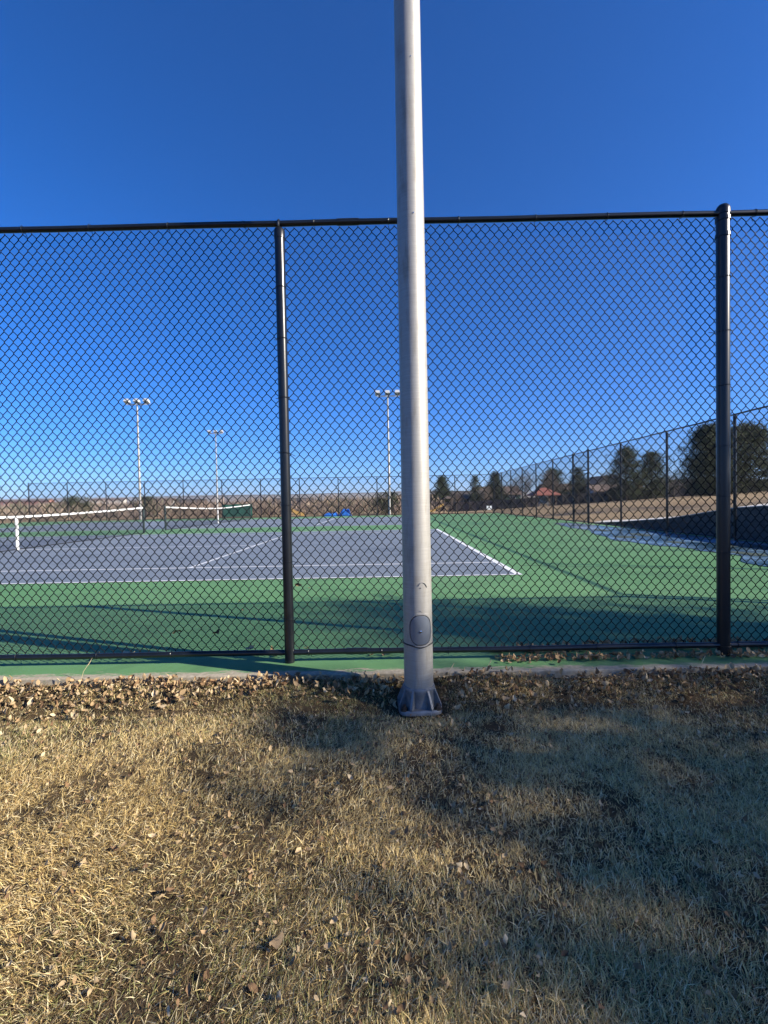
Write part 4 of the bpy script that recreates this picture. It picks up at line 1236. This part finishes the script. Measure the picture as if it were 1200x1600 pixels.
rl = np.random.default_rng(91)
leaf_meshes = []
for k in range(8):
    V, F = leaf_geo(rl, 1.0, rl.uniform(0.1, 0.5), rl.uniform(0.1, 0.4))
    c = LEAFCOL[k % 6] * rl.uniform(0.9, 1.1)
    leaf_meshes.append(np_mesh('fallen_leaf', V, [F], MAT['leaf'], True, np.repeat(c[None], len(V), 0)))
def leaf(label, x, y, z, size, tilt=(0.2, 0.2), rz=None, k=None, group=None):
    k = random.randrange(8) if k is None else k
    o = link('fallen_leaf', leaf_meshes[k], None, (x, y, z), (random.gauss(0, tilt[0]), random.gauss(0, tilt[1]), random.uniform(0, 6.28) if rz is None else rz), (size,) * 3)
    return tag(o, label, 'leaf', group)
for k in range(16):
    x = random.uniform(-2.6, 0.6); y = FY + 0.09 + abs(random.gauss(0, 0.11))
    leaf('dry leaf lying on the green court just behind the bottom rail', x, y, 0.014, random.uniform(0.04, 0.065), (0.35, 0.35), group='leaves behind the bottom rail')
for k in range(9):
    x = random.uniform(-2.2, 5.2); y = random.uniform(3.6, 6.2)
    leaf('stray dark leaf lying out on the shaded green court', x, y, 0.012, random.uniform(0.03, 0.05), group='stray leaves on the court', k=random.choice([1, 3]))
for k in range(14):
    y = random.uniform(1.15, 2.5); x = random.uniform(-1, 1) * 0.85 * y
    leaf('pale dry leaf resting on the lawn grass', x, y, hz(x, y) + 0.032, random.uniform(0.022, 0.04), (0.35, 0.35), group='leaves on the lawn', k=random.choice([0, 1, 2, 4, 6, 7]))
leaf('largest curled tan leaf on the lawn near the bottom edge', -0.345, 1.30, hz(-0.345, 1.30) + 0.022, 0.058, (0.0, 0.0), 1.1, 4).rotation_euler = (0.1, 0.15, 1.1)
leaf('brown leaf caught in the fence mesh beside the thin post', -0.64, FY + 0.055, 0.54, 0.055, (1.0, 0.3), 0.4, 0)
leaf('pale rounded leaf perched on the bottom rail left of the post', -0.98, FY + 0.005, 0.105, 0.07, (0.9, 0.2), 0.2, 2)
leaf('dark leaf stuck upright in the fence mesh near the bottom', -1.52, FY + 0.055, 0.22, 0.07, (1.3, 0.2), 0.9, 3)

leaf('crumpled pale leaf propped against the mesh left of the stalk', -1.88, FY + 0.085, 0.05, 0.07, (0.8, 0.2), 0.5, 5)
leaf('tan leaf standing behind the rail above the tall stalk', -2.12, FY + 0.09, 0.04, 0.06, (0.7, 0.3), 1.5, 4)
leaf('grey brown leaf hooked in the mesh left of the thin post', -1.24, FY + 0.055, 0.20, 0.075, (1.2, 0.2), 1.3, 3)
leaf('curled tan leaf on the court just left of the light pole', -0.14, FY + 0.13, 0.03, 0.06, (0.5, 0.4), 2.0, 2)

# a few dry grass stalks leaning over the concrete edge
for k, (x, y, dx, h) in enumerate([(-2.02, 2.93, 0.07, 0.16), (-2.12, 2.93, -0.05, 0.05), (0.62, 2.93, 0.04, 0.09), (0.36, 2.9, 0.05, 0.1), (1.35, 2.93, -0.03, 0.07), (2.0, 2.93, 0.04, 0.1)]):
    m = MB(); z = hz(x, y)
    m.tube([(x, y, z - .01), (x + dx * .4, y + .01, z + h * .6), (x + dx, y + .02, z + h)], [0.0016, 0.0014, 0.0022], 5)
    m.tube([(x + dx * .8, y + .017, z + h * .85), (x + dx * 1.15, y + .02, z + h * 1.12)], [0.003, 0.001], 5)
    MATS = MAT.setdefault('stalk', plain('dry_stalk', (0.55, 0.44, 0.25), 0.8))
    tag(m.build('grass_stalk', MATS), ['tall dry seed stalk leaning over the concrete edge at left', 'short dry stalk at left of the tall seed stalk', 'dry stalk just right of the pole base', 'dry stalk tucked close to the pole base', 'short dry stalk on the edge halfway to the terminal post', 'dry stalk on the edge near the terminal post'][k], 'grass stalk')

# ------------------------------------------------------------------ thin winter haze
hm = bpy.data.materials.new('thin_haze'); hm.use_nodes = True
hn = hm.node_tree; hn.nodes.remove(hn.nodes['Principled BSDF'])
pv_ = hn.nodes.new('ShaderNodeVolumePrincipled')
pv_.inputs['Color'].default_value = (0.70, 0.86, 1.0, 1)
pv_.inputs['Density'].default_value = 0.00022
pv_.inputs['Anisotropy'].default_value = 0.2
hn.links.new(pv_.outputs[0], hn.nodes['Material Output'].inputs['Volume'])
m = MB(); m.box((-6990, -2990, -90), (6990, 6990, 90))
tag(m.build('haze', hm), 'thin pale winter haze over the plain', 'haze', kind='stuff')
